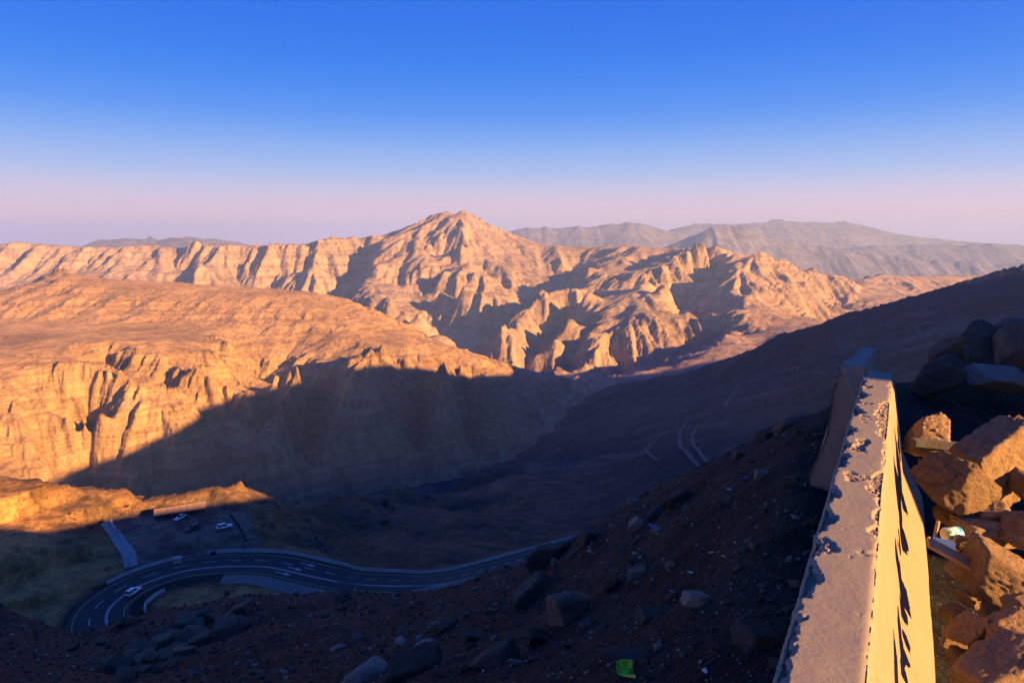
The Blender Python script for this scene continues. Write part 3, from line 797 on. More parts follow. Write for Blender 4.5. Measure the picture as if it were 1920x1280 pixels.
def wall_along(name, P, h, w, mat, **kw):
    """cast concrete wall following a curve, tapered like a road barrier"""
    L = [(w * 0.5, 0.0), (w * 0.5, 0.12), (w * 0.24, 0.4 * h), (w * 0.18, h), (-w * 0.18, h), (-w * 0.24, 0.4 * h), (-w * 0.5, 0.12), (-w * 0.5, 0.0)]
    rows = []
    for a, z in L:
        q = side(P, a); q[:, 2] = P[:, 2] + z - 0.1 * (z == 0); rows.append(q)
    G = np.stack(rows, 1); n, m = G.shape[:2]
    co = G.reshape(-1, 3); faces = []
    for i in range(n - 1):
        for j in range(m - 1):
            a = i * m + j; faces.append((a, a + 1, a + m + 1, a + m))
    me = bpy.data.meshes.new(name); faces += [tuple(range(m))[::-1], tuple((n - 1) * m + j for j in range(m))]
    me.from_pydata(co.tolist(), [], faces); me.update()
    return link(name, me, mat, **kw)
OUT = side(road_mid, 9.9); OUT[:, 2] -= 0.05
ia, ib = cut(OUT, (203, 1093), (350, 1046))
wall_along('roadside_barrier', OUT[ia:ib], 0.95, 0.6, M_WALL, label='short concrete road barrier beside the spillway, ending at the lay-by entrance', category='barrier')
ia, ib = cut(OUT, (388, 1038), (1180, 985))
wall_along('roadside_barrier', OUT[ia:ib], 0.95, 0.6, M_WALL, label='long pale concrete barrier along the valley side of the road', category='barrier')
INN = side(road_mid, -9.0)
ia, ib = cut(INN, (251, 1163), (310, 1098))
wall_along('roadside_barrier', INN[ia:ib], 0.95, 0.6, M_WALL, label='curved concrete barrier on the inside of the hairpin bend', category='barrier')
LW = side(low_road, 5.0)
ia, ib = cut(LW, (743, 1130), (1010, 1068))
wall_along('roadside_barrier', LW[ia:ib], 0.9, 0.5, M_WALL, label='concrete barrier along the lower road, partly hidden by the stony slope', category='barrier')
ia, ib = cut(LW, (455, 1172), (566, 1159))
wall_along('roadside_barrier', LW[ia:ib], 0.9, 0.5, M_WALL, label='short piece of barrier left of the stony slope, below the hairpin', category='barrier')

# spillway of smooth concrete running down to the road
spill_l = even(cat([WZ(x, y, z) for x, y, z in ((188, 982, -95.5), (203, 1002, -96.5), (214, 1022, -97.5), (228, 1045, -98.8), (233, 1066, -99.6))], 40), 30)
spill_r = even(cat([WZ(x, y, z) for x, y, z in ((206, 978, -95.5), (229, 1000, -96.5), (240, 1017, -97.5), (254, 1040, -98.8), (259, 1060, -99.6))], 40), 30)
M_SPILL = plain('spillway_concrete', (0.25, 0.26, 0.28), 0.7, 0.3, 0.6, 0.7)
SU = np.linspace(0, 1, 7)[:, None, None]
SG = spill_l[None] * (1 - SU) + spill_r[None] * SU
for q in SG.reshape(-1, 3): q[2] = max(q[2], valley_z(q[0], q[1])) + 0.12
for _ in range(3): SG[:, 1:-1, 2] = np.maximum(SG[:, 1:-1, 2], (SG[:, :-2, 2] + SG[:, 2:, 2]) / 2)
link('spillway_floor', grid_mesh('spillway_floor', SG[..., 0], SG[..., 1], SG[..., 2]), M_SPILL, kind='structure')
wall_along('spillway_wall', even(cat([WZ(x, y, z) for x, y, z in ((210, 980, -96.0), (209, 985, -96.0), (214, 992, -96.4), (221, 1000, -96.6))], 20), 16), 1.5, 0.7, M_WALL,
           label='low curved concrete wall at the top of the spillway', category='wall')
# ------------------------------------------------------------------ vehicles
def solid(name, verts, faces, mat, parent=None, bevel=0.0, smooth=False, **kw):
    bm = bmesh.new(); v = [bm.verts.new(p) for p in verts]
    for f in faces: bm.faces.new([v[k] for k in f])
    bmesh.ops.recalc_face_normals(bm, faces=bm.faces)
    if bevel: bmesh.ops.bevel(bm, geom=list(bm.edges), offset=bevel, segments=2, affect='EDGES', clamp_overlap=True)
    me = bpy.data.meshes.new(name); bm.to_mesh(me); bm.free()
    if smooth:
        for p in me.polygons: p.use_smooth = True
    return link(name, me, mat, parent, **kw)
def box(name, c, d, mat, parent=None, bevel=0.0, **kw):
    x, y, z = c; a, b, h = d[0] / 2, d[1] / 2, d[2] / 2
    V = [(x + i * a, y + j * b, z + k * h) for i in (-1, 1) for j in (-1, 1) for k in (-1, 1)]
    return solid(name, V, [(0, 1, 3, 2), (4, 6, 7, 5), (0, 4, 5, 1), (2, 3, 7, 6), (0, 2, 6, 4), (1, 5, 7, 3)], mat, parent, bevel, **kw)
def hull_loft(name, rings, mat, parent=None, bevel=0.0, **kw):
    """closed loft through rings of equal length"""
    m = len(rings[0]); V = [p for r in rings for p in r]; F = []
    for i in range(len(rings) - 1):
        for j in range(m):
            F.append((i * m + j, i * m + (j + 1) % m, (i + 1) * m + (j + 1) % m, (i + 1) * m + j))
    F += [tuple(range(m))[::-1], tuple((len(rings) - 1) * m + j for j in range(m))]
    return solid(name, V, F, mat, parent, bevel, True, **kw)
def wheel(parent, x, y, r):
    bm = bmesh.new(); bmesh.ops.create_cone(bm, cap_ends=True, segments=18, radius1=r, radius2=r, depth=0.22)
    bmesh.ops.rotate(bm, verts=bm.verts, matrix=__import__('mathutils').Matrix.Rotation(math.pi / 2, 3, 'X'))
    bmesh.ops.translate(bm, verts=bm.verts, vec=(x, y, r))
    me = bpy.data.meshes.new('wheel'); bm.to_mesh(me); bm.free()
    w = link('wheel', me, M_TYRE, parent)
    bm = bmesh.new(); bmesh.ops.create_cone(bm, cap_ends=True, segments=14, radius1=r * 0.62, radius2=r * 0.55, depth=0.05)
    bmesh.ops.rotate(bm, verts=bm.verts, matrix=__import__('mathutils').Matrix.Rotation(math.pi / 2 * (1 if y < 0 else -1), 3, 'X'))
    bmesh.ops.translate(bm, verts=bm.verts, vec=(x, y + (0.11 if y > 0 else -0.11), r))
    me = bpy.data.meshes.new('rim'); bm.to_mesh(me); bm.free()
    link('rim', me, M_RIM, w)
def car(label, loc, ang, paint, suv=True, group=None):
    """x is the nose; body, glasshouse and roof lofted along the length"""
    o = bpy.data.objects.new('parked_car' if 'parked' in label else 'car', None); COL.objects.link(o)
    o.location = loc; o.rotation_euler = (0, 0, ang); o['label'] = label; o['category'] = 'car'
    L, Wd = (4.95, 1.92) if suv else (4.7, 1.82)
    hb, hr = (1.12, 1.82) if suv else (0.92, 1.46)
    base = 0.32 if suv else 0.24
    def ring(x, w, z0, z1):
        w = w / 2
        return [(x, -w * 0.93, z0), (x, -w, z0 + 0.25 * (z1 - z0)), (x, -w * 0.97, z0 + 0.75 * (z1 - z0)), (x, -w * 0.86, z1), (x, w * 0.86, z1), (x, w * 0.97, z0 + 0.75 * (z1 - z0)), (x, w, z0 + 0.25 * (z1 - z0)), (x, w * 0.93, z0)]
    h = L / 2
    hullr = [ring(-h, Wd * 0.86, base + 0.15, hb * 0.86), ring(-h + 0.12, Wd * 0.95, base, hb * 0.97), ring(-h * 0.5, Wd, base, hb), ring(0, Wd, base, hb), ring(h * 0.35, Wd, base, hb * 0.98),
             ring(h * 0.72, Wd * 0.98, base, hb * 0.9), ring(h - 0.15, Wd * 0.92, base, hb * 0.78), ring(h, Wd * 0.80, base + 0.12, hb * 0.62)]
    body = hull_loft('body', hullr, paint, o)
    x0, x1, x2, x3 = (-h + 0.16, -h + 0.42, h * 0.10, h * 0.42) if suv else (-h + 0.55, -h + 1.15, h * 0.02, h * 0.38)
    def cab(x, w, z): return [(x, -w / 2, z), (x, w / 2, z)]
    G = [(x0, -Wd * 0.44, hb - 0.02), (x0, Wd * 0.44, hb - 0.02), (x3, -Wd * 0.44, hb - 0.04), (x3, Wd * 0.44, hb - 0.04),
         (x1, -Wd * 0.36, hr - 0.07), (x1, Wd * 0.36, hr - 0.07), (x2, -Wd * 0.36, hr - 0.07), (x2, Wd * 0.36, hr - 0.07)]
    solid('window_glass', G, [(0, 1, 3, 2), (4, 6, 7, 5), (0, 2, 6, 4), (1, 5, 7, 3), (0, 4, 5, 1), (2, 3, 7, 6)], M_GLASS, o, 0.03, True)
    T = [(x1 - 0.06, -Wd * 0.37, hr - 0.09), (x1 - 0.06, Wd * 0.37, hr - 0.09), (x2 + 0.06, -Wd * 0.37, hr - 0.09), (x2 + 0.06, Wd * 0.37, hr - 0.09),
         (x1 + 0.05, -Wd * 0.33, hr), (x1 + 0.05, Wd * 0.33, hr), (x2 - 0.05, -Wd * 0.33, hr), (x2 - 0.05, Wd * 0.33, hr)]
    solid('roof', T, [(0, 1, 3, 2), (4, 6, 7, 5), (0, 2, 6, 4), (1, 5, 7, 3), (0, 4, 5, 1), (2, 3, 7, 6)], paint, o, 0.03, True)
    for sy in (-1, 1):                                             # pillars
        for xa, xb in ((x0 + 0.02, x1 + 0.02), ((x0 + x2) / 2, (x0 + x2) / 2 + 0.02), (x3 - 0.03, x2 + 0.0)):
            P = [(xa - 0.05, sy * Wd * 0.445, hb - 0.03), (xa + 0.06, sy * Wd * 0.445, hb - 0.03), (xb + 0.06, sy * Wd * 0.366, hr - 0.06), (xb - 0.05, sy * Wd * 0.366, hr - 0.06)]
            Q = [(x, y - sy * 0.05, z) for x, y, z in P]
            solid('pillar', P + Q, [(0, 1, 2, 3), (4, 7, 6, 5), (0, 4, 5, 1), (1, 5, 6, 2), (2, 6, 7, 3), (3, 7, 4, 0)], paint, o)
        for xw in (-h * 0.60, h * 0.60): wheel(o, xw, sy * (Wd / 2 - 0.10), 0.37 if suv else 0.32)
        box('headlight', (h - 0.16, sy * Wd * 0.34, hb * 0.64), (0.16, 0.34, 0.16), M_LAMP, o, 0.03)
        box('tail_light', (-h + 0.05, sy * Wd * 0.37, hb * 0.76), (0.12, 0.2, 0.26), M_RED, o, 0.03)
    box('bumper', (-h + 0.02, 0, base + 0.22), (0.12, Wd * 0.84, 0.2), M_TYRE if paint is not M_BLACKCAR else M_POST, o, 0.04)
    box('number_plate', (-h - 0.03, 0, base + 0.42), (0.03, 0.5, 0.12), M_LAMP, o)
    return o
def vec_px(a, b, z):
    A, B = WZ(*a, z), WZ(*b, z); return math.atan2(B[1] - A[1], B[0] - A[0])
LZ = -97.48
c1 = WZ(421, 990, LZ); car('parked white off-road car at the right edge of the lay-by', (c1[0], c1[1], valley_z(c1[0], c1[1]) + 0.01), vec_px((409, 992), (433, 987), LZ), M_WHITE, True)
c2 = WZ(362, 993, LZ); car('parked dark car in the middle of the lay-by', (c2[0], c2[1], valley_z(c2[0], c2[1]) + 0.01), vec_px((374, 986), (351, 995), LZ), M_BLACKCAR, True)
c3 = WZ(338, 972, LZ); car('parked white car under the brown shelter roof', (c3[0], c3[1], valley_z(c3[0], c3[1]) + 0.01), math.radians(255), M_WHITE, False)
k = int(np.argmin(((np.array([proj(*p) for p in road_mid]) - (241, 1112)) ** 2).sum(1)))
lane = side(road_mid, -1.9); d = lane[k + 1] - lane[k - 1]
car('white car driving through the hairpin bend', (lane[k][0], lane[k][1], lane[k][2] + 0.012), math.atan2(d[1], d[0]), M_WHITE, True)

# ------------------------------------------------------------------ shelter at the lay-by
def shelter():
    A, B = np.array(WZ(289, 978, LZ)), np.array(WZ(387, 962, LZ))
    L = np.linalg.norm(B - A); ang = math.atan2(B[1] - A[1], B[0] - A[0])
    o = bpy.data.objects.new('shade_shelter', None); COL.objects.link(o)
    o.location = (A[0], A[1], LZ); o.rotation_euler = (0, 0, ang)
    o['label'] = 'long open parking shelter with brown panel roof at the back of the lay-by'; o['category'] = 'shelter'
    n = 8; pw = L / n
    for k in range(n):                                              # roof sheets, pitched up towards the back
        x0, x1 = k * pw + 0.03, (k + 1) * pw - 0.03; dz = 0.05 * (k % 2)
        V = []
        for x in (x0, x1):
            for (y, z) in ((-0.5, 2.15), (4.2, 2.95)):
                V += [(x, y, z + dz), (x, y, z + dz + 0.07)]
        solid('roof_panel', V, [(0, 1, 3, 2), (4, 6, 7, 5), (0, 4, 5, 1), (2, 3, 7, 6), (0, 2, 6, 4), (1, 5, 7, 3)], M_ROOF, o)
    for k in range(4):
        x = 0.25 + k * (L - 0.5) / 3
        box('post', (x, 0, 1.05), (0.28, 0.28, 2.16), M_ROOF, o, 0.02)
        box('post', (x, 3.9, 1.35), (0.24, 0.24, 2.9), M_ROOF, o, 0.02)
        box('post_footing', (x, 0, 0.06), (0.6, 0.6, 0.24), M_WALL, o, 0.02)
    box('beam', (L / 2, 0, 2.06), (L - 0.2, 0.16, 0.16), M_ROOF, o)
    box('beam', (L / 2, 3.9, 2.78), (L - 0.2, 0.16, 0.16), M_ROOF, o)
    box('back_wall', (L / 2, 4.1, 1.0), (L - 0.4, 0.18, 2.1), M_POST, o)
shelter()

# ------------------------------------------------------------------ small things round the lay-by
def tube(bm, a, b, r0, r1, seg=10):
    a, b = Vector(a), Vector(b)
    q = bmesh.ops.create_cone(bm, cap_ends=True, segments=seg, radius1=r0, radius2=r1, depth=(b - a).length)
    rot = (b - a).to_track_quat('Z', 'Y').to_matrix()
    bmesh.ops.rotate(bm, verts=q['verts'], matrix=rot); bmesh.ops.translate(bm, verts=q['verts'], vec=(a + b) / 2)
def bmobj(name, bm, mat, parent=None, smooth=False, **kw):
    me = bpy.data.meshes.new(name); bm.to_mesh(me); bm.free()
    if smooth:
        for p in me.polygons: p.use_smooth = True
    return link(name, me, mat, parent, **kw)
def pole(px, py, h, label):
    p = WZ(px, py, -98.6); z = valley_z(p[0], p[1])
    o = bpy.data.objects.new('lamp_post', None); COL.objects.link(o); o.location = (p[0], p[1], z - 0.05); o['label'] = label; o['category'] = 'lamp post'; o['group'] = 'lamp posts along the hairpin road'
    bm = bmesh.new(); tube(bm, (0, 0, 0), (0, 0, h), 0.11, 0.06); bmobj('pole', bm, M_POST, o)
    bm = bmesh.new(); tube(bm, (0, 0, h - 0.05), (0.5, -0.9, h + 0.25), 0.05, 0.04); bmobj('arm', bm, M_POST, o)
    box('lamp_head', (0.6, -1.1, h + 0.26), (0.3, 0.55, 0.12), M_POST, o, 0.03)
    box('base_plate', (0, 0, 0.2), (0.4, 0.4, 0.35), M_WALL, o, 0.03)
pole(458, 1033, 6.2, 'thin dark lamp post behind the long barrier, right of the lay-by')
pole(243, 1070, 6.0, 'thin dark lamp post at the foot of the spillway')
def pillar_block():
    p = WZ(333, 1049, -98.9); o = bpy.data.objects.new('concrete_pillar', None); COL.objects.link(o); o.location = (p[0], p[1], valley_z(p[0], p[1]) - 0.1)
    o.rotation_euler = (0, 0, 0.25); o['label'] = 'square pale concrete pillar at the end of the short barrier by the entrance'; o['category'] = 'pillar'
    box('shaft', (0, 0, 0.95), (2.3, 1.2, 1.9), M_WALL, o, 0.04); box('cap', (0, 0, 1.97), (2.5, 1.4, 0.16), M_WALL, o, 0.03)
pillar_block()
p = WZ(399, 1032, -98.8)
bx = box('dark_bin', (0, 0, 0.55), (1.3, 1.0, 1.3), M_DARKCLOTH, None, 0.08, label='dark box-shaped bin standing behind the road barrier', category='bin'); bx.location = (p[0], p[1], valley_z(p[0], p[1]) - 0.1)
box('lid', (0, 0, 1.26), (1.42, 1.12, 0.14), M_POST, bx, 0.03)
def road_sign():
    k = on_valley(136, 1128); o = bpy.data.objects.new('road_sign', None); COL.objects.link(o); o.location = (k[0], k[1], k[2] - 0.05)
    o.rotation_euler = (0, 0, 0.5); o['label'] = 'small red and white road sign on the outer side of the bend'; o['category'] = 'sign'
    box('board', (0, 0, 1.25), (1.7, 0.06, 0.75), M_SIGN, o)
    box('stripe', (0, -0.045, 1.25), (1.5, 0.03, 0.2), M_LAMP, o)
    for x in (-0.6, 0.6): box('leg', (x, 0.06, 0.45), (0.08, 0.06, 0.95), M_POST, o)
road_sign()
def person():
    p = WZ(424, 956, -97.4); o = bpy.data.objects.new('person', None); COL.objects.link(o); o.location = (p[0], p[1], valley_z(p[0], p[1]))
    o['label'] = 'person in dark clothes standing at the back edge of the lay-by'; o['category'] = 'person'
    V = [(0, 0, 0.95), (0, 0, 1.2), (0, 0, 1.42), (0, 0, 1.52), (0, 0, 1.66), (0.09, 0, 0.9), (0.11, 0.03, 0.5), (0.11, 0, 0.06), (0.11, -0.14, 0.03),
         (-0.09, 0, 0.9), (-0.12, 0.02, 0.5), (-0.12, 0.02, 0.06), (-0.12, -0.12, 0.03), (0.19, 0, 1.38), (0.24, 0.03, 1.1), (0.22, -0.05, 0.85), (-0.19, 0, 1.38), (-0.25, 0.03, 1.1), (-0.22, -0.05, 0.85)]
    E = [(0, 1), (1, 2), (2, 3), (3, 4), (0, 5), (5, 6), (6, 7), (7, 8), (0, 9), (9, 10), (10, 11), (11, 12), (2, 13), (13, 14), (14, 15), (2, 16), (16, 17), (17, 18)]
    Rr = [.15, .15, .16, .06, .105, .1, .075, .05, .04, .1, .075, .05, .04, .07, .05, .04, .07, .05, .04]
    me = bpy.data.meshes.new('body'); me.from_pydata(V, E, []); b = link('body', me, M_DARKCLOTH, o)
    b.modifiers.new('skin', 'SKIN'); sv = me.skin_vertices[0].data
    for k, r in enumerate(Rr): sv[k].radius = (r, r)
    sv[0].use_root = True
    b.modifiers.new('sub', 'SUBSURF').render_levels = 1
    bm = bmesh.new(); bmesh.ops.create_uvsphere(bm, u_segments=10, v_segments=8, radius=0.112); bmesh.ops.translate(bm, verts=bm.verts, vec=(0, -0.005, 1.66)); bmobj('head', bm, M_SKIN, o, True)
    bm = bmesh.new(); bmesh.ops.create_uvsphere(bm, u_segments=10, v_segments=8, radius=0.12); bmesh.ops.translate(bm, verts=bm.verts, vec=(0, 0.025, 1.69)); bmobj('hair', bm, M_DARKCLOTH, o, True)
person()
# ------------------------------------------------------------------ concrete barriers beside the camera
BF = np.array([0.494, 0.8695]); BR = np.array([0.8695, -0.494])      # along and across the barrier
def concrete_mat():
    m, nt, b = new_mat('weathered_concrete', 0.9)
    tc = nt.nodes.new('ShaderNodeTexCoord'); P = tc.outputs['Object']
    a = nt.nodes.new('ShaderNodeAttribute'); a.attribute_name = 'rough'
    big = noise(nt, P, 3.0, 5, 0.6); fine = noise(nt, P, 60.0, 8, 0.7)
    mp = nt.nodes.new('ShaderNodeMapping'); mp.inputs['Scale'].default_value = (14, 14, 1.5); nt.links.new(P, mp.inputs[0])
    streak = noise(nt, mp.outputs[0], 1.0, 5, 0.6)
    c = mix(nt, big, (0.235, 0.185, 0.14), (0.195, 0.155, 0.12))
    c = mix(nt, math_n(nt, 'MULTIPLY', ramp(nt, streak, [(0.48, 0.0), (0.75, 1.0)]), 0.35), c, (0.15, 0.125, 0.10))
    c = mix(nt, math_n(nt, 'MULTIPLY', ramp(nt, fine, [(0.5, 0.0), (0.75, 1.0)]), 0.35), c, (0.11, 0.095, 0.08))
    c = mix(nt, math_n(nt, 'MULTIPLY', a.outputs['Fac'], 0.5), c, (0.24, 0.20, 0.155))
    at = nt.nodes.new('ShaderNodeAttribute'); at.attribute_name = 'trowelled'
    c = mix(nt, math_n(nt, 'MULTIPLY', at.outputs['Fac'], 0.75), c, (0.185, 0.18, 0.175))
    vo = nt.nodes.new('ShaderNodeTexVoronoi'); vo.feature = 'DISTANCE_TO_EDGE'; vo.inputs['Scale'].default_value = 2.3
    wv = nt.nodes.new('ShaderNodeVectorMath'); wv.operation = 'ADD'
    ns = nt.nodes.new('ShaderNodeTexNoise'); ns.inputs['Scale'].default_value = 6.0; nt.links.new(P, ns.inputs['Vector'])
    sc = nt.nodes.new('ShaderNodeVectorMath'); sc.operation = 'SCALE'; sc.inputs['Scale'].default_value = 0.5
    nt.links.new(ns.outputs['Color'], sc.inputs[0]); nt.links.new(P, wv.inputs[0]); nt.links.new(sc.outputs[0], wv.inputs[1]); nt.links.new(wv.outputs[0], vo.inputs['Vector'])
    crack = math_n(nt, 'MULTIPLY', ramp(nt, vo.outputs['Distance'], [(0.0, 1.0), (0.006, 0.0)]), ramp(nt, big, [(0.5, 0.0), (0.62, 0.7)]))
    c = mix(nt, crack, c, (0.07, 0.055, 0.045))
    nt.links.new(c, b.inputs['Base Color'])
    bp = nt.nodes.new('ShaderNodeBump'); bp.inputs['Strength'].default_value = 0.5; bp.inputs['Distance'].default_value = 0.004
    nt.links.new(fine, bp.inputs['Height']); nt.links.new(bp.outputs[0], b.inputs['Normal'])
    return m
M_CONC = concrete_mat()
def barrier(name, c0, q0, q1, ztop, pitch, nq, seed, label, end_rough=0.0, flare_late=False):
    half = [(0.30, -0.82), (0.28, -0.72), (0.165, -0.47), (0.082, 0.0)]
    prof = []
    def seg(a, b, n): return [(a[0] + (b[0] - a[0]) * k / n, a[1] + (b[1] - a[1]) * k / n) for k in range(n)]
    L = [(-0.30, -0.82), (-0.30, -0.72), (-0.13, -0.47), (-0.082, 0.0)]; Rr = half[::-1]
    prof += seg(L[0], L[1], 3) + seg(L[1], L[2], 14) + seg(L[2], L[3], 34) + seg(L[3], Rr[0], 76) + seg(Rr[0], Rr[1], 34) + seg(Rr[1], Rr[2], 12) + seg(Rr[2], Rr[3], 3) + [Rr[3]]
    PA = np.array(prof); m = len(PA)
    t = np.gradient(PA, axis=0); nrm = np.stack([-t[:, 1], t[:, 0]], 1); nrm /= np.linalg.norm(nrm, axis=1, keepdims=True) + 1e-9
    for _ in range(3): nrm[1:-1] = (nrm[:-2] + nrm[1:-1] * 2 + nrm[2:]) / 4
    arc = np.concatenate([[0], np.cumsum(np.linalg.norm(np.diff(PA, axis=0), axis=1))])
    aL = arc[51]; aR = arc[127]                                       # the two top corners
    q = np.linspace(q0, q1, nq)
    Q, A = np.meshgrid(q, arc, indexing='ij')
    H = np.zeros(Q.shape)
    dl, dr = A - aL, aR - A                                           # metres in from each corner
    reach = 0.012 + 0.075 * np.clip(fbm(Q[:, 0], Q[:, 0] * 0 + seed, 0.35, 4, seed, 0.6) * 1.3 + 0.28, 0, 1)[:, None]
    jag = fbm(Q, A, 0.03, 4, seed + 3, 0.6) * 0.022
    chip = np.clip((reach - (dl + jag)) / 0.012, 0, 1) * (dl > -0.16) * np.clip((dl + 0.16) / 0.1, 0, 1)
    pit = fbm(Q, A, 0.016, 4, seed + 5, 0.65)
    H -= chip * (0.022 + 0.012 * pit)
    rr = 0.006 + 0.075 * np.clip(fbm(Q[:, 0], Q[:, 0] * 0 + 5 + seed, 0.42, 3, seed + 7, 0.6) * 1.5 + 0.1, 0, 1)[:, None]
    patch = np.clip((rr - (dr + fbm(Q, A, 0.05, 3, seed + 9) * 0.03)) / 0.01, 0, 1) * (dr > -0.055) * np.clip((dr + 0.055) / 0.03, 0, 1)
    patch = np.maximum(patch, np.clip((fbm(Q, A, 0.20, 4, seed + 11) - 0.27) * 9, 0, 1) * (dl > 0) * (dr > 0))
    H += patch * (pit * 0.007 - 0.0075) + patch * fbm(Q, A, 0.008, 3, seed + 13, 0.7) * 0.004
    H += fbm(Q, A, 0.5, 3, seed + 15) * 0.004 + fbm(Q, A, 0.09, 3, seed + 17) * 0.0012
    H -= np.clip((fbm(Q, A, 0.035, 2, seed + 19) - 0.62) * 6, 0, 1) * 0.004
    corner = np.exp(-(dl / 0.012) ** 2) + np.exp(-(dr / 0.010) ** 2)
    H -= corner * 0.006
    foot = np.clip((Q - 2.75) / 0.2, 0, 0.3) if flare_late else np.full_like(Q, 0.42)      # the left foot stands free only towards the far end
    px_ = np.where(PA[None, :, 0] < -0.09, -0.085 - (-PA[None, :, 0] - 0.085) * (0.12 + 0.88 * foot), PA[None, :, 0] + 0 * Q)
    off = px_ + nrm[None, :, 0] * H; zz = PA[None, :, 1] + nrm[None, :, 1] * H
    qq = Q + fbm(A * 3 + 7, zz * 3, 0.12, 4, seed + 21) * end_rough * np.clip(1 - (Q - q0) / 0.12, 0, 1)
    co = np.stack([BF[0] * qq + BR[0] * off, BF[1] * qq + BR[1] * off, zz + math.tan(pitch) * (Q - q0)], -1).reshape(-1, 3)
    i = np.arange(nq - 1)[:, None] * m + np.arange(m - 1)[None]
    f = np.stack([i, i + 1, i + m + 1, i + m], -1).reshape(-1, 4)
    me = raw_mesh(name, co, f, {'rough': np.maximum(chip, patch), 'trowelled': np.clip(dl / 0.01, 0, 1) * np.clip(dr / 0.01, 0, 1) * (1 - np.maximum(chip, patch))})
    bm = bmesh.new(); bm.from_mesh(me); bm.verts.ensure_lookup_table()
    for base, flip in ((0, True), ((nq - 1) * m, False)):
        bm.verts.ensure_lookup_table(); ring = [bm.verts[base + k] for k in range(m)]
        cap = bm.faces.new(ring[::-1] if flip else ring); cap.smooth = False
        bmesh.ops.triangulate(bm, faces=[cap])
    bmesh.ops.recalc_face_normals(bm, faces=bm.faces)
    bm.to_mesh(me); bm.free()
    return link(name, me, M_CONC, None, (c0[0], c0[1], ztop), label=label, category='barrier')
barrier('concrete_barrier', (0.721, 1.422), -1.25, 2.93, -0.80, 0.0, 720, 301, 'nearest weathered concrete barrier with chipped top, sunlit on its right face', flare_late=True)
c2_ = np.array([0.721, 1.422]) + BF * 3.02 - BR * 0.15
barrier('concrete_barrier', c2_, 0.0, 3.0, -0.80, math.radians(-6), 260, 331, 'shaded concrete barrier segment just behind the nearest one', 0.05)

# ------------------------------------------------------------------ rocks
def ico(sub):
    bm = bmesh.new(); bmesh.ops.create_icosphere(bm, subdivisions=sub, radius=1.0)
    co = np.array([v.co[:] for v in bm.verts]); f = np.array([[v.index for v in p.verts] for p in bm.faces]); bm.free()
    return co, f
ICO = {k: ico(k) for k in (1, 2, 3, 4, 5)}
def noise3(p, f, seed):
    return (perlin(p[:, 0] * f + p[:, 2] * f * 0.7, p[:, 1] * f - p[:, 2] * f * 0.6, seed) + perlin(p[:, 1] * f + 11, p[:, 2] * f + p[:, 0] * f * 0.4, seed + 1) + perlin(p[:, 2] * f - 5, p[:, 0] * f + 3, seed + 2)) / 1.8
def rock_shape(seed, sub=4, planes=11, rough=0.05, blocky=False):
    """angular broken stone: a ball cut by random planes, then pitted"""
    rng = np.random.default_rng(seed)
    co, f = ICO[sub]
    n = rng.normal(size=(planes, 3)); n /= np.linalg.norm(n, axis=1, keepdims=True)
    d = rng.uniform(0.56, 0.84, planes)
    if blocky:                                                        # broken along bedding and joints
        ax6 = np.vstack([np.eye(3), -np.eye(3)]) + rng.normal(scale=0.16, size=(6, 3)); n[:6] = ax6 / np.linalg.norm(ax6, axis=1, keepdims=True)
        d[:6] = rng.uniform(0.52, 0.66, 6); d[6:] = rng.uniform(0.70, 0.95, planes - 6)
    dots = co @ n.T
    r = np.where(dots > 0.05, d[None] / np.maximum(dots, 0.05), 9.0)
    r = np.minimum(r.min(1), 1.3)
    if sub >= 3:
        ad = (r[:, None] * co)
        ax = rng.normal(size=3); ax /= np.linalg.norm(ax)
        b_ = ad @ ax * 5.0 + 0.5 * noise3(ad, 1.5, seed + 23)
        step = b_ - np.floor(b_)
        r = r * (1 + rough * 0.45 * noise3(ad, 2.2, seed) + rough * 0.5 * noise3(ad, 5.5, seed + 7) + rough * 0.8 * (np.clip(step * 3, 0, 1) - 0.6) * (hash2(np.floor(b_), np.floor(b_) * 0, seed)[0] > 0.35))
        if sub >= 4: r = r * (1 + rough * 0.55 * noise3(ad, 13, seed + 11) - rough * 0.6 * np.clip(noise3(ad, 9, seed + 17) - 0.2, 0, 1))
        if sub >= 5: r = r * (1 + rough * 0.28 * noise3(ad, 34, seed + 13))
    else:
        r = r * rng.uniform(0.85, 1.1, len(r))
    return r[:, None] * co, f
def rock_mat(name, a, b_, c_, scale, bump=0.5):
    scale = 2.6
    m, nt, b = new_mat(name, 0.92)
    tc = nt.nodes.new('ShaderNodeTexCoord'); P = tc.outputs['Generated']
    oi = nt.nodes.new('ShaderNodeObjectInfo')
    n1 = noise(nt, P, scale, 6, 0.65, 0.3); n2 = noise(nt, P, scale * 6, 8, 0.7)
    c = mix(nt, ramp(nt, n1, [(0.35, 0.0), (0.68, 1.0)]), a, b_)
    c = mix(nt, math_n(nt, 'MULTIPLY', ramp(nt, n2, [(0.48, 0.0), (0.7, 1.0)]), 0.6), c, c_)
    hs = nt.nodes.new('ShaderNodeHueSaturation'); nt.links.new(c, hs.inputs['Color'])
    nt.links.new(math_n(nt, 'ADD', math_n(nt, 'MULTIPLY', oi.outputs['Random'], 0.7), 0.65), hs.inputs['Value'])
    nt.links.new(hs.outputs[0], b.inputs['Base Color'])
    bp = nt.nodes.new('ShaderNodeBump'); bp.inputs['Strength'].default_value = bump; bp.inputs['Distance'].default_value = 0.03
    nt.links.new(n2, bp.inputs['Height']); nt.links.new(bp.outputs[0], b.inputs['Normal'])
    return m
M_TAN = rock_mat('tan_limestone', (0.25, 0.175, 0.11), (0.17, 0.115, 0.07), (0.07, 0.045, 0.03), 5.0, 0.8)
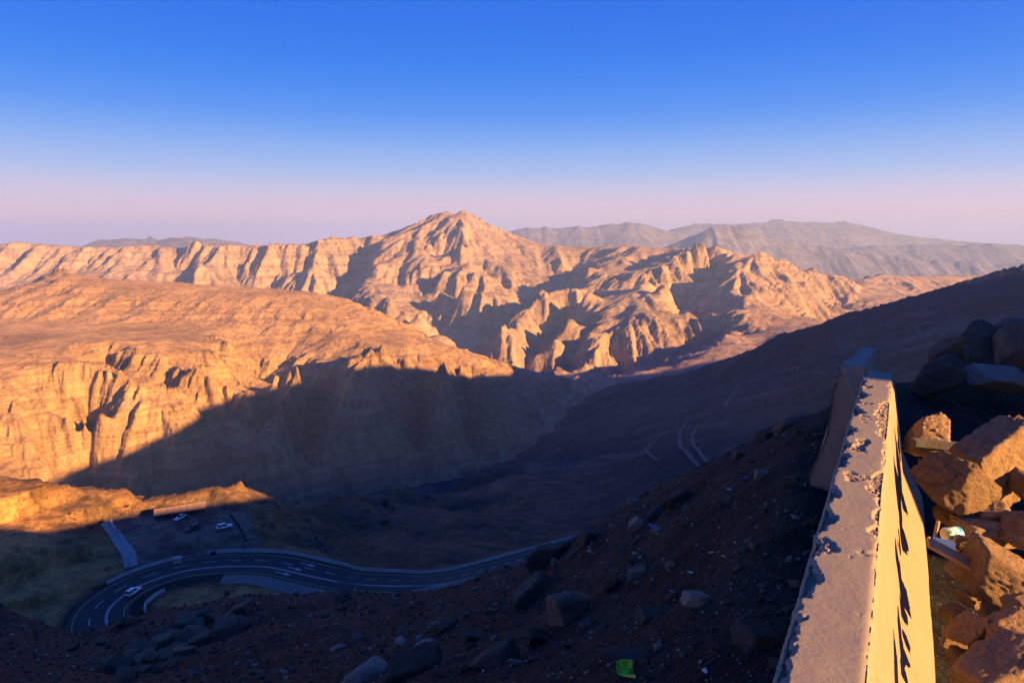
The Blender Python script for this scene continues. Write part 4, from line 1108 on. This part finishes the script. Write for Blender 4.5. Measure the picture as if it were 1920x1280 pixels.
M_DARKROCK = rock_mat('dark_limestone', (0.06, 0.053, 0.048), (0.036, 0.032, 0.03), (0.014, 0.013, 0.013), 2.0, 0.7)
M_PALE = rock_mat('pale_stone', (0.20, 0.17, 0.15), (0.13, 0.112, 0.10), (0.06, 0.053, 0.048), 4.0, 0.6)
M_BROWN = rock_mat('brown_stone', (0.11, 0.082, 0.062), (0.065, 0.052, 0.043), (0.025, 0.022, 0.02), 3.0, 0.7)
def boulder(name, loc, dims, rot, seed, mat, label, sub=5, planes=17, rough=0.05, group=None, cat='rock', blocky=False):
    co, f = rock_shape(seed, sub, planes, rough, blocky)
    co = co * (np.array(dims) / 2 / 0.74)
    me = raw_mesh(name, co, f, smooth=sub > 3)
    o = link(name, me, mat, None, loc, label=label, category=cat)
    o.rotation_euler = rot
    if group: o['group'] = group
    return o
def px_boulder(px, py, t, wpx, hpx, dpx, rot, seed, mat, label, **kw):
    """a stone whose middle stands at pixel (px, py), t metres away, sizes measured in the photograph"""
    k = t / 1280.0
    k *= 0.80
    return boulder('boulder', W(px, py, t), (wpx * k, dpx * k, hpx * k), rot, seed, mat, label, **kw)
G1 = 'sunlit boulders heaped behind the concrete barrier'
ROCKS = [
    (1858, 862, 3.10, 190, 215, 120, (0.25, -0.62, 0.3), 11, 'tallest sunlit tan boulder leaning at the right edge, behind the barrier'),
    (1802, 915, 2.85, 215, 120, 130, (0.1, 0.50, 0.35), 12, 'wedge-shaped tan boulder with dark left face, second from the barrier top'),
    (1742, 818, 3.55, 92, 88, 80, (0.2, 0.1, 0.6), 13, 'small rounded brown rock against the barrier, left of the tallest boulder'),
    (1842, 995, 2.75, 150, 62, 110, (0.0, 0.15, 0.1), 14, 'flat dark brown rock just below the wedge-shaped boulder'),
    (1918, 1000, 2.65, 78, 85, 80, (0.3, 0.2, 0.0), 15, 'brown rock cut by the right edge of the picture, below the tallest boulder'),
    (1880, 1082, 2.30, 205, 120, 140, (0.0, 0.42, -0.1), 16, 'large rough tan boulder in the middle of the heap'),
    (1815, 1022, 2.55, 70, 40, 60, (0.0, 0.2, 0.3), 17, 'small brown rock tucked behind the large rough boulder'),
    (1826, 1124, 2.30, 82, 34, 60, (0.0, 0.12, 0.2), 18, 'small flat slab between the barrier and the large rough boulder'),
    (1822, 1182, 2.05, 84, 88, 80, (0.2, 0.3, 0.5), 19, 'sunlit tan rock with ribbed face close to the barrier foot'),
    (1892, 1190, 1.98, 130, 92, 100, (0.1, -0.2, 0.2), 20, 'grey brown boulder below the large rough boulder'),
    (1880, 1268, 1.72, 230, 118, 150, (0.0, -0.3, 0.15), 21, 'lowest tan boulder with a pale top, in the bottom right corner'),
    (1800, 1235, 2.05, 50, 40, 50, (0.4, 0.3, 0.1), 22, 'small stone in the dark gap at the barrier foot'),
]
for px, py, t, w, h, d, rot, sd, lab in ROCKS:
    px_boulder(px, py, t, w, h, d, rot, sd, M_TAN, lab, rough=0.085, group=G1, blocky=sd in (12, 14, 16, 18, 19, 21, 11))
for n_r, (px, py, t, w, h, lab) in enumerate([
    (1768, 905, 3.02, 62, 56, 'tan stone wedged between the barrier and the wedge-shaped boulder'), (1772, 962, 2.9, 58, 46, 'small tan stone just above the drink can'),
    (1806, 1072, 2.42, 66, 50, 'tan stone in the gap left of the large rough boulder'), (1792, 1150, 2.28, 60, 52, 'stone in the dark gap beside the small flat slab'),
    (1786, 1204, 2.15, 52, 46, 'small stone squeezed against the barrier foot'), (1906, 1134, 2.15, 76, 54, 'tan stone below the right end of the large rough boulder'),
    (1856, 1150, 2.2, 62, 44, 'tan stone between the flat slab and the grey brown boulder'), (1916, 905, 3.0, 64, 66, 'stone at the right edge under the tallest boulder'),
    (1862, 962, 2.8, 76, 44, 'stone under the wedge-shaped boulder'), (1806, 1262, 1.95, 64, 54, 'stone in the bottom corner next to the barrier'),
    (1760, 868, 3.2, 56, 46, 'stone behind the grey plank by the barrier'), (1842, 1222, 1.98, 60, 48, 'stone above the lowest tan boulder')]):
    px_boulder(px, py, t, w, h, w * 0.8, (0.3 * (n_r % 3), 0.2 * (n_r % 4) - 0.3, 0.7 * n_r), 1400 + n_r, M_TAN, lab, rough=0.08, sub=4, group=G1, blocky=n_r % 2 == 0)
for k in range(26):                                                   # what the heap rests on
    rng = random.Random(900 + k)
    x = rng.uniform(1.5, 3.2); y = (x - 1.42) / 0.568 + 1.487 - 0.75 - rng.uniform(0.0, 1.5)
    y = max(1.0, min(y, 3.4))
    if (np.array([x, y]) - [0.721, 1.422]) @ BR < 0.42: continue
    s_ = rng.uniform(0.10, 0.22)
    boulder('rubble_stone', (x, y, -1.58 + s_ * 0.2), (s_ * 1.4, s_, s_ * 0.8), (rng.random(), rng.random(), rng.random() * 6), 950 + k, M_TAN,
            'small loose stone lying under the sunlit boulders', sub=3, group='loose stones under the boulder heap', cat='stone')
G2 = 'shaded boulders at the edge of the drop'
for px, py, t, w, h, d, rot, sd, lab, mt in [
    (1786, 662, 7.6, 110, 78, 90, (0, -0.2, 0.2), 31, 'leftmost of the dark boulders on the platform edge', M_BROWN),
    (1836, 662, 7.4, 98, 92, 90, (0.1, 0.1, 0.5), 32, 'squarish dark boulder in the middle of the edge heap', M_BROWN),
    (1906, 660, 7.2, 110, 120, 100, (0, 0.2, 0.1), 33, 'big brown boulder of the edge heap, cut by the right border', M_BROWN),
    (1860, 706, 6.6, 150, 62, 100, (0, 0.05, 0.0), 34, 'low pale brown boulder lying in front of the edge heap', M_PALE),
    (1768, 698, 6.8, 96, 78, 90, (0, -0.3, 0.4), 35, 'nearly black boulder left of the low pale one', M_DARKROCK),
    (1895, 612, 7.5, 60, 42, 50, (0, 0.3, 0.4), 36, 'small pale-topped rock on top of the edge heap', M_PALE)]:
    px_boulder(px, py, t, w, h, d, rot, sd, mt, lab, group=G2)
G3 = 'larger rocks on the dark slope'
def slope_rock(px, py, wpx, hpx, rot, sd, mt, lab, dpx=None, sink=0.3, sub=4, planes=16):
    g = on_slope(px, py + hpx * 0.3)
    if g is None: return
    k = g[3] / 1280.0
    boulder('slope_rock', (g[0], g[1], g[2] + hpx * k * (0.5 - sink)), (wpx * k, (dpx or wpx * 0.7) * k, hpx * k), rot, sd, mt, lab, sub=sub, planes=planes, group=G3, rough=0.09, blocky=sd % 3 != 0)
for a in [
    (1026, 1042, 74, 56, (0, -0.3, 0.3), 51, M_DARKROCK, 'black boulder standing against the road at the slope edge'),
    (1106, 1006, 46, 34, (0, 0.2, 0.3), 52, M_BROWN, 'pale-topped rock on the skyline of the slope beside the road end'),
    (995, 1108, 84, 62, (0, -0.5, 0.4), 53, M_BROWN, 'left one of the two big tilted slabs on the slope'),
    (1066, 1135, 92, 74, (0.2, 0.7, 0.2), 54, M_BROWN, 'right one of the two big tilted slabs, with bluish edges'),
    (1196, 981, 32, 30, (0.2, 0.6, 0), 55, M_PALE, 'pale pinkish stone high on the slope'),
    (1198, 1071, 46, 20, (0, -0.15, 0), 56, M_PALE, 'flat pale stone in the middle of the slope'),
    (1310, 1122, 62, 32, (0, 0.1, 0), 57, M_PALE, 'pale broken stone left of the nearest barrier'),
    (1428, 888, 28, 24, (0.2, 0.1, 0), 58, M_PALE, 'round pale stone below the far end of the barriers'),
    (1385, 850, 30, 22, (0, 0.3, 0.3), 59, M_BROWN, 'brown rock on the skyline of the slope'),
    (692, 1258, 96, 44, (0, -0.35, 0.1), 60, M_PALE, 'long pale slab at the bottom edge of the picture'),
    (775, 1246, 130, 62, (0, -0.3, 0.2), 61, M_DARKROCK, 'dark slab resting beside the long pale slab'),
    (886, 1193, 46, 30, (0, 0.3, 0.4), 62, M_BROWN, 'rusty brown rock on a dark slab'),
    (1482, 790, 60, 26, (0, -0.25, 0.2), 63, M_BROWN, 'slab on the skyline just left of the barriers'),
    (1444, 812, 54, 24, (0, -0.2, 0.3), 64, M_DARKROCK, 'dark slab below the skyline left of the barriers'),
    (1276, 932, 64, 34, (0, -0.45, 0.2), 65, M_DARKROCK, 'dark slab on the upper slope below the pale pinkish stone'),
    (1232, 962, 40, 22, (0, -0.3, 0.4), 66, M_DARKROCK, 'small dark slab next to the pale pinkish stone'),
    (1222, 1152, 60, 30, (0, 0.2, 0.2), 67, M_BROWN, 'brown rock right of the tilted slabs'),
    (1420, 1190, 90, 50, (0, 0.2, 0.1), 68, M_DARKROCK, 'dark rock close to the left side of the nearest barrier'),
    (930, 1226, 90, 44, (0, -0.4, 0.1), 69, M_DARKROCK, 'dark blocky rock in the lower middle of the slope'),
    (1010, 1196, 56, 36, (0, 0.4, 0.2), 70, M_DARKROCK, 'angular dark rock below the tilted slabs'),
    (840, 1172, 50, 26, (0, -0.2, 0.5), 71, M_BROWN, 'brown stone left of the rusty rock'),
    (1150, 1095, 40, 22, (0, 0.2, 0.5), 72, M_DARKROCK, 'dark stone between the tilted slabs and the flat pale stone')]:
    slope_rock(*a)
# the bedded outcrop above the hairpin
for k in range(40):
    rng = random.Random(400 + k); f_ = k / 39.0
    px = 215 + 250 * f_ + rng.uniform(-16, 16); py = 1262 - 118 * f_ + rng.uniform(-20, 30)
    w = rng.uniform(26, 50); g = on_slope(px, py)
    if g is None: continue
    kk = g[3] / 1280.0
    boulder('outcrop_block', (g[0], g[1], g[2] + w * kk * 0.12), (w * kk, w * 0.8 * kk, w * rng.uniform(0.6, 0.9) * kk), (rng.uniform(-0.2, 0.2), rng.uniform(-0.3, 0.1), rng.random() * 3), 420 + k, M_BROWN,
            'grey brown block %s of the rock outcrop above the hairpin' % ['at the lower left end', 'in the lower middle', 'in the upper middle', 'at the upper right end'][min(3, k // 10)], sub=4, planes=12, blocky=True, rough=0.05, group='blocks of the rock outcrop above the hairpin')
# loose stones: each one a thing, sharing a dozen shapes
MESHES = []
for k in range(14):
    co, f = rock_shape(600 + k, 3, 15, 0.06, k % 2 == 0)
    MESHES.append(raw_mesh('loose_stone', co * np.array([1.0, 0.75, 0.55]), f, smooth=False))
rng = random.Random(77); n_ = 0
STONE_M = [M_DARKROCK, M_DARKROCK, M_BROWN, M_BROWN, M_PALE]
for k, me in enumerate(MESHES): me.materials.append(STONE_M[k % 5])
def stone_label(px, py, mi):
    col = ['dark', 'dark', 'brown', 'brown', 'pale'][mi % 5]
    if px < 480: w = 'around the rock outcrop above the hairpin'
    elif px < 760: w = 'near the long pale slab at lower left' if py > 1200 else 'on the slope just below the long road bend'
    elif px < 980: w = 'between the long pale slab and the tilted slabs'
    elif px < 1150: w = 'beside the two big tilted slabs' if py < 1190 else 'below the two big tilted slabs'
    elif px < 1350: w = 'around the flat pale stone in mid-slope' if py < 1160 else 'near the green wrapper'
    else: w = 'beside the nearest barrier on the slope side' if py > 950 else 'high on the slope below the far barrier'
    return 'small %s loose stone %s' % (col, w)
while n_ < 280:
    px = rng.uniform(120, 1540); py = rng.uniform(790, 1278)
    g = on_slope(px, py, 1.0, 120)
    if g is None: continue
    size = rng.choice([7, 8, 9, 10, 12, 14, 17, 21, 26]) * 0.75 * g[3] / 1280.0
    mi = rng.randrange(14)
    o = link('loose_stone', MESHES[mi], None, None, (g[0], g[1], g[2] + size * 0.18), label=stone_label(px, py, mi), category='stone', group='loose stones on the dark slope')
    o.scale = (size, size * rng.uniform(0.7, 1.2), size * rng.uniform(0.6, 1.1)); o.rotation_euler = (rng.uniform(-.4, .4), rng.uniform(-.4, .4), rng.random() * 6.28)
    n_ += 1
# rubble spilled below the lay-by, and the stones edging it
VM = []
for k in range(6):
    co, f = rock_shape(700 + k, 2, 9, 0.06); VM.append(raw_mesh('rubble_stone', co * np.array([1, 0.8, 0.7]), f, smooth=False)); VM[-1].materials.append([M_PALE, M_BROWN][k % 2])
for k in range(70):
    rng = random.Random(720 + k); px = rng.gauss(592, 24); py = 1012 + (px - 592) * 0.38 + rng.gauss(0, 10)
    g = on_valley(px, py, 150, 600)
    if g is None: continue
    size = rng.uniform(0.5, 1.3) * 0.6
    o = link('rubble_stone', VM[k % 6], None, None, (g[0], g[1], g[2] + size * 0.2), label=['pale', 'brown'][k % 2] + ' broken stone in the ' + ('left' if px < 592 else 'right') + ' half of the rubble below the lay-by', category='stone', group='rubble below the lay-by')
    o.scale = (size, size, size); o.rotation_euler = (rng.random(), rng.random(), rng.random() * 6)
DM = []
for k in range(4):
    co, f = rock_shape(760 + k, 2, 9, 0.06); DM.append(raw_mesh('edging_stone', co * np.array([1, 0.8, 0.8]), f, smooth=False)); DM[-1].materials.append(M_DARKROCK)
for k in range(18):
    f_ = k / 17.0; px = 428 + 32 * f_ ** 0.8; py = 962 + 44 * f_
    p = WZ(px, py, -97.4); rng = random.Random(780 + k); size = rng.uniform(0.35, 0.7)
    o = link('edging_stone', DM[k % 4], None, None, (p[0], p[1], valley_z(p[0], p[1]) + size * 0.25), label='dark stone in the row edging the right side of the lay-by', category='stone', group='stones edging the lay-by')
    o.scale = (size, size, size); o.rotation_euler = (rng.random(), rng.random(), rng.random() * 6)
# fine gravel, past counting
def gravel(name, n, seed, region, sizes, mats, zf, t1, label_kind='stuff'):
    rng = np.random.default_rng(seed); r = random.Random(seed)
    co0 = np.array([(1, 0, 0), (-1, 0, 0), (0, 1, 0), (0, -1, 0), (0, 0, 1), (0, 0, -1)], float); f0 = np.array([(0, 2, 4), (2, 1, 4), (1, 3, 4), (3, 0, 4), (2, 0, 5), (1, 2, 5), (3, 1, 5), (0, 3, 5)])
    C, F = [], []; base = 0
    tries = 0
    out = []
    while len(out) < n and tries < n * 4:
        tries += 1
        px, py = region(r); out.append((px, py))
    for px, py in out:
        g = fast_hit(px, py)
        if g is None: continue
        s_ = r.choice(sizes) * g[3] / 1280.0 * 0.5
        R_ = rng.normal(size=(3, 3)); Q_, _ = np.linalg.qr(R_)
        v = (co0 * rng.uniform(0.6, 1.3, (len(co0), 1)) * np.array([1.0, 0.8, 0.55])) @ Q_.T * s_
        C.append(v + np.array([g[0], g[1], g[2] + s_ * 0.25])); F.append(f0 + base); base += len(co0)
    me = raw_mesh(name, np.concatenate(C), np.concatenate(F), smooth=False)
    link(name, me, mats, kind='stuff')
# quick pixel-to-ground table for the near slope
gpx, gpy = proj(NX, NY, NZ)
def slope_table():
    T = {}
    gp, gq = gpx.astype(int) // 4, gpy.astype(int) // 4
    order = np.argsort(-NY.ravel())
    for i in order:
        T[(int(gp.flat[i]), int(gq.flat[i]))] = i
    return T
TAB = slope_table()
def fast_hit(px, py):
    i = TAB.get((int(px) // 4, int(py) // 4))
    if i is None: return None
    x, y, z = NX.flat[i], NY.flat[i], NZ.flat[i]
    x += random.uniform(-1, 1) * y * 0.0016
    d = y * CP - z * SP
    return (x, y, z, d)
random.seed(5)
def gravel_mat():
    m, nt, b = new_mat('mixed_gravel', 0.85); b.inputs['Specular IOR Level'].default_value = 0.35
    g = nt.nodes.new('ShaderNodeNewGeometry')
    c = ramp(nt, g.outputs['Random Per Island'], [(0.0, (0.015, 0.014, 0.014)), (0.45, (0.035, 0.031, 0.028)), (0.75, (0.07, 0.06, 0.052)), (0.9, (0.13, 0.115, 0.105)), (1.0, (0.30, 0.27, 0.25))])
    nt.links.new(c, b.inputs['Base Color']); return m
M_GRAVEL = gravel_mat()
gravel('slope_gravel', 32000, 801, lambda r: (r.uniform(-20, 1570), 780 + 500 * r.random() ** 0.8), [2, 2.5, 3, 3, 4, 5, 6, 8, 10], M_GRAVEL, None, 0)
def rubble(n, seed):
    r = random.Random(seed); rng = np.random.default_rng(seed); C, F, base = [], [], 0
    shapes = [rock_shape(1200 + k, 2, 12, 0.05, k % 2 == 0) for k in range(10)]
    for _ in range(n):
        px = r.uniform(0, 1560); py = 790 + 490 * r.random() ** 0.85; g = fast_hit(px, py)
        if g is None: continue
        s_ = r.choice([4, 5, 5, 6, 6, 7, 8, 9]) * 0.62 * g[3] / 1280.0
        Q_, _r = np.linalg.qr(rng.normal(size=(3, 3)) + np.eye(3) * 1.2)
        co, f = shapes[r.randrange(10)]
        C.append((co * np.array([1, 0.8, 0.55])) @ Q_.T * s_ + np.array([g[0], g[1], g[2] + s_ * 0.2])); F.append(f + base); base += len(co)
    link('slope_rubble', raw_mesh('slope_rubble', np.concatenate(C), np.concatenate(F), smooth=False), M_GRAVEL, kind='stuff')
rubble(1300, 811)
gravel('platform_gravel', 5000, 805, lambda r: (r.uniform(1640, 1920), r.uniform(690, 1280)), [2, 3, 4, 5], M_GRAVEL, None, 0)

# ------------------------------------------------------------------ litter and wood
def litter():
    # drink can lying on its side between the rocks
    c = Vector(W(1786, 1001, 2.62)); o = bpy.data.objects.new('drink_can', None); COL.objects.link(o); o.location = c; o.rotation_euler = (0.1, math.radians(88), math.radians(12))
    o['label'] = 'crushed drink can, white green and blue, lying between barrier and rocks'; o['category'] = 'can'
    m, nt, b = new_mat('can_print', 0.35); b.inputs['Specular IOR Level'].default_value = 0.5
    tc = nt.nodes.new('ShaderNodeTexCoord'); n1 = noise(nt, tc.outputs['Object'], 45, 2, 0.5)
    sp = nt.nodes.new('ShaderNodeSeparateXYZ'); nt.links.new(tc.outputs['Object'], sp.inputs[0])
    cc = mix(nt, ramp(nt, n1, [(0.5, 0.0), (0.55, 1.0)]), (0.75, 0.78, 0.7), (0.06, 0.42, 0.10))
    gt = math_n(nt, 'GREATER_THAN', sp.outputs['Z'], 0.012)
    cc = mix(nt, gt, cc, (0.04, 0.28, 0.62)); nt.links.new(cc, b.inputs['Base Color'])
    bm = bmesh.new(); prof = [(0.024, -0.033), (0.028, -0.029), (0.028, 0.026), (0.022, 0.033)]; seg = 20; rows = []
    for r_, z in prof: rows.append([bm.verts.new((r_ * math.cos(a * 6.2832 / seg) * (1 - 0.12 * (a == 5)), r_ * math.sin(a * 6.2832 / seg), z)) for a in range(seg)])
    for i in range(3):
        for j in range(seg): bm.faces.new((rows[i][j], rows[i][(j + 1) % seg], rows[i + 1][(j + 1) % seg], rows[i + 1][j]))
    bmobj('can_body', bm, m, o, True)
    al = plain('aluminium', (0.7, 0.7, 0.72), 0.3, 0.5, metal=0.9)
    for z, r_ in ((0.0325, 0.022), (-0.0325, 0.024)):
        bm = bmesh.new(); bmesh.ops.create_cone(bm, cap_ends=True, segments=18, radius1=r_, radius2=r_ * 0.9, depth=0.003); bmesh.ops.translate(bm, verts=bm.verts, vec=(0, 0, z)); bmobj('can_end', bm, al, o)
    # flattened blue carton
    o = box('blue_carton', (0, 0, 0), (0.075, 0.05, 0.012), plain('carton_blue', (0.05, 0.10, 0.32), 0.5, 0.4, 0.6, 30), None, 0.003, label='flattened dark blue carton beside the drink can', category='litter')
    o.location = W(1769, 1020, 2.5); o.rotation_euler = (0.35, 0.1, -0.5)
    wood = plain('weathered_wood', (0.33, 0.22, 0.13), 0.85, 0.2, 0.7, 22, 0.4)
    o = box('wooden_board', (0, 0, 0), (0.20, 0.055, 0.014), wood, None, 0.002, label='splintered tan board wedged between the barrier and the large rough boulder', category='board')
    o.location = W(1793, 1044, 2.33); o.rotation_euler = (0.25, 0.45, -0.3)
    o = box('wooden_stick', (0, 0, 0), (0.012, 0.012, 0.07), wood, None, 0.002, label='short wooden stick standing against the barrier above the drink can', category='stick')
    o.location = W(1756, 992, 2.62); o.rotation_euler = (0.05, 0.08, 0.3)
    o = box('grey_plank', (0, 0, 0), (0.22, 0.06, 0.035), plain('grey_wood', (0.09, 0.085, 0.085), 0.85, 0.2, 0.6, 20, 0.4), None, 0.004, label='dark grey plank lying below the small rounded rock', category='plank')
    o.location = W(1755, 833, 3.40); o.rotation_euler = (0, 0.06, -0.15)
    # green wrapper, folded
    g = on_slope(1172, 1270); m, nt, b = new_mat('wrapper_print', 0.4); b.inputs['Specular IOR Level'].default_value = 0.5
    tc = nt.nodes.new('ShaderNodeTexCoord'); mp = nt.nodes.new('ShaderNodeMapping'); mp.inputs['Scale'].default_value = (60, 12, 12); nt.links.new(tc.outputs['Object'], mp.inputs[0])
    st = noise(nt, mp.outputs[0], 1.0, 3, 0.5); bl = noise(nt, tc.outputs['Object'], 18, 2, 0.5)
    cc = mix(nt, ramp(nt, st, [(0.42, 0.0), (0.6, 1.0)]), (0.10, 0.62, 0.06), (0.02, 0.35, 0.05))
    cc = mix(nt, ramp(nt, bl, [(0.52, 0.0), (0.62, 1.0)]), cc, (0.80, 0.62, 0.04)); nt.links.new(cc, b.inputs['Base Color'])
    k = g[3] / 1280.0
    bm = bmesh.new(); nx, ny = 12, 14; V = []
    for j in range(ny + 1):
        for i in range(nx + 1):
            u, v = i / nx, j / ny
            if v < 0.5: p = (u * 26 - 13 - (0.5 - v) * 6 * (1 - u), 2 * math.sin(u * 3.1), (0.5 - v) * 2 * 24 + 3 * math.sin(u * 2.6))
            else: p = (u * 24 - 11 + (v - 0.5) * 2 * 40, -(v - 0.5) * 2 * 26, 1.5 * math.sin(u * 5 + v * 9) + 2 + (v - 0.5) * 6)
            V.append(bm.verts.new((p[0] * k * 1.15, p[1] * k * 1.15, p[2] * k * 1.15)))
    for j in range(ny):
        for i in range(nx):
            a = j * (nx + 1) + i; bm.faces.new((V[a], V[a + 1], V[a + nx + 2], V[a + nx + 1]))
    o = bmobj('green_wrapper', bm, m, None, True, label='bright green and yellow wrapper folded upright at the bottom edge', category='wrapper')
    o.location = (g[0], g[1], g[2] + 6 * k); sm = o.modifiers.new('thick', 'SOLIDIFY'); sm.thickness = 0.0008
    # long flat bluish stone above it
    g = on_slope(1196, 1232); k = g[3] / 1280.0
    boulder('flat_stone', (g[0], g[1], g[2] + 3 * k), (112 * k, 40 * k, 13 * k), (0.1, 0.08, -0.05), 88, M_DARKROCK, 'long thin bluish stone lying above the green wrapper', sub=4)
    # scraps of litter on the slope
    for px, py, col, lab in [(1334, 1038, (0.75, 0.30, 0.06), 'orange scrap of plastic on the slope'), (1358, 1046, (0.65, 0.60, 0.05), 'yellow scrap of paper on the slope'),
                             (1296, 1075, (0.55, 0.62, 0.75), 'pale blue scrap of plastic on the slope'), (1368, 920, (0.35, 0.45, 0.7), 'crumpled light blue bag high on the slope'),
                             (1398, 900, (0.05, 0.08, 0.6), 'deep blue scrap high on the slope'), (1262, 1112, (0.4, 0.05, 0.4), 'purple scrap near the flat pale stone'),
                             (1222, 988, (0.1, 0.2, 0.75), 'blue scrap near the pale pinkish stone'), (1322, 1258, (0.7, 0.72, 0.75), 'white scrap left of the nearest barrier')]:
        g = on_slope(px, py)
        if g is None: continue
        k = g[3] / 1280.0; r = random.Random(px); bm = bmesh.new(); V = []
        for j in range(5):
            for i in range(6): V.append(bm.verts.new(((i - 2.5) * 2.6 * k + r.uniform(-1, 1) * k, (j - 2) * 2.4 * k + r.uniform(-1, 1) * k, r.uniform(0, 3.5) * k)))
        for j in range(4):
            for i in range(5): a = j * 6 + i; bm.faces.new((V[a], V[a + 1], V[a + 7], V[a + 6]))
        o = bmobj('litter_scrap', bm, plain('scrap', col, 0.5, 0.4), None, False, label=lab, category='litter', group='litter on the slope')
        o.location = (g[0], g[1], g[2] + 1.5 * k); o.rotation_euler = (0.4, 0.2, r.random() * 3); o.modifiers.new('thick', 'SOLIDIFY').thickness = 0.5 * k
litter()

# ------------------------------------------------------------------ shrubs on the hills behind the road
def leaf_mat():
    m, nt, b = new_mat('shrub_leaf', 0.8); oi = nt.nodes.new('ShaderNodeNewGeometry')
    c = ramp(nt, oi.outputs['Random Per Island'], [(0.0, (0.025, 0.035, 0.018)), (1.0, (0.07, 0.08, 0.04))]); nt.links.new(c, b.inputs['Base Color'])
    return m
M_LEAF = leaf_mat()
def shrub(px, py, wpx, label, seed):
    g = on_valley(px, py, 130, 1200)
    if g is None: return
    r = random.Random(seed); R_ = wpx * g[3] / 1280.0 / 2
    o = bpy.data.objects.new('shrub', None); COL.objects.link(o); o.location = g[:3]; o['label'] = label; o['category'] = 'shrub'; o['group'] = 'shrubs dotted over the hills'
    bm = bmesh.new()
    tips = []
    for k in range(9):
        a = r.random() * 6.283; b_ = r.uniform(0.3, 1.1); tip = Vector((math.cos(a) * math.cos(b_), math.sin(a) * math.cos(b_), math.sin(b_))) * R_ * r.uniform(0.6, 1.0)
        tube(bm, (0, 0, -0.1), tip, R_ * 0.05, R_ * 0.015, 5); tips.append(tip)
    bmobj('trunk', bm, M_BROWN, o)
    bm = bmesh.new()
    for k in range(420):
        c = r.choice(tips) * r.uniform(0.45, 1.1) + Vector((r.gauss(0, 1), r.gauss(0, 1), abs(r.gauss(0, 0.8)))) * R_ * 0.22
        s_ = R_ * r.uniform(0.06, 0.13); n = Vector((r.gauss(0, 1), r.gauss(0, 1), r.gauss(0, 1))).normalized(); u = n.orthogonal().normalized() * s_; v = n.cross(u)
        bm.faces.new([bm.verts.new(c + u), bm.verts.new(c + v * 0.6), bm.verts.new(c - u), bm.verts.new(c - v * 0.6)])
    bmobj('crown', bm, M_LEAF, o)
shrub(722, 946, 22, 'dark shrub on the crest of the rocky spur right of the lay-by', 1)
shrub(722, 984, 20, 'dark shrub at the foot of the rocky spur, above the road', 2)
shrub(690, 960, 10, 'small shrub on the near face of the rocky spur', 3)
shrub(800, 935, 14, 'shrub in the ravine behind the rocky spur', 4)
shrub(737, 955, 9, 'small shrub beside the two dark ones on the spur', 5)
shrub(240, 950, 10, 'small shrub at the notch of the sunlit hill crest', 6)
shrub(130, 965, 9, 'lone shrub on the sunlit hill above the rock cut', 7)
shrub(425, 1115, 14, 'dark shrub on the mound inside the hairpin', 8)
shrub(905, 985, 10, 'shrub on the round knoll above the road', 9)

# ------------------------------------------------------------------ haze
def haze():
    bm = bmesh.new(); bmesh.ops.create_cube(bm, size=1.0)
    me = bpy.data.meshes.new('haze'); bm.to_mesh(me); bm.free()
    m = bpy.data.materials.new('haze_air'); m.use_nodes = True
    nt = m.node_tree; nt.nodes.clear()
    out = nt.nodes.new('ShaderNodeOutputMaterial'); pv = nt.nodes.new('ShaderNodeVolumePrincipled')
    pv.inputs['Color'].default_value = (0.32, 0.51, 1.0, 1)
    pv.inputs['Density'].default_value = 0.53e-4
    pv.inputs['Anisotropy'].default_value = 0.12
    nt.links.new(pv.outputs[0], out.inputs['Volume'])
    o = link('haze', me, m, kind='stuff')
    o.scale = (60000, 36000, 1400); o.location = (0, 14000, -295)
haze()
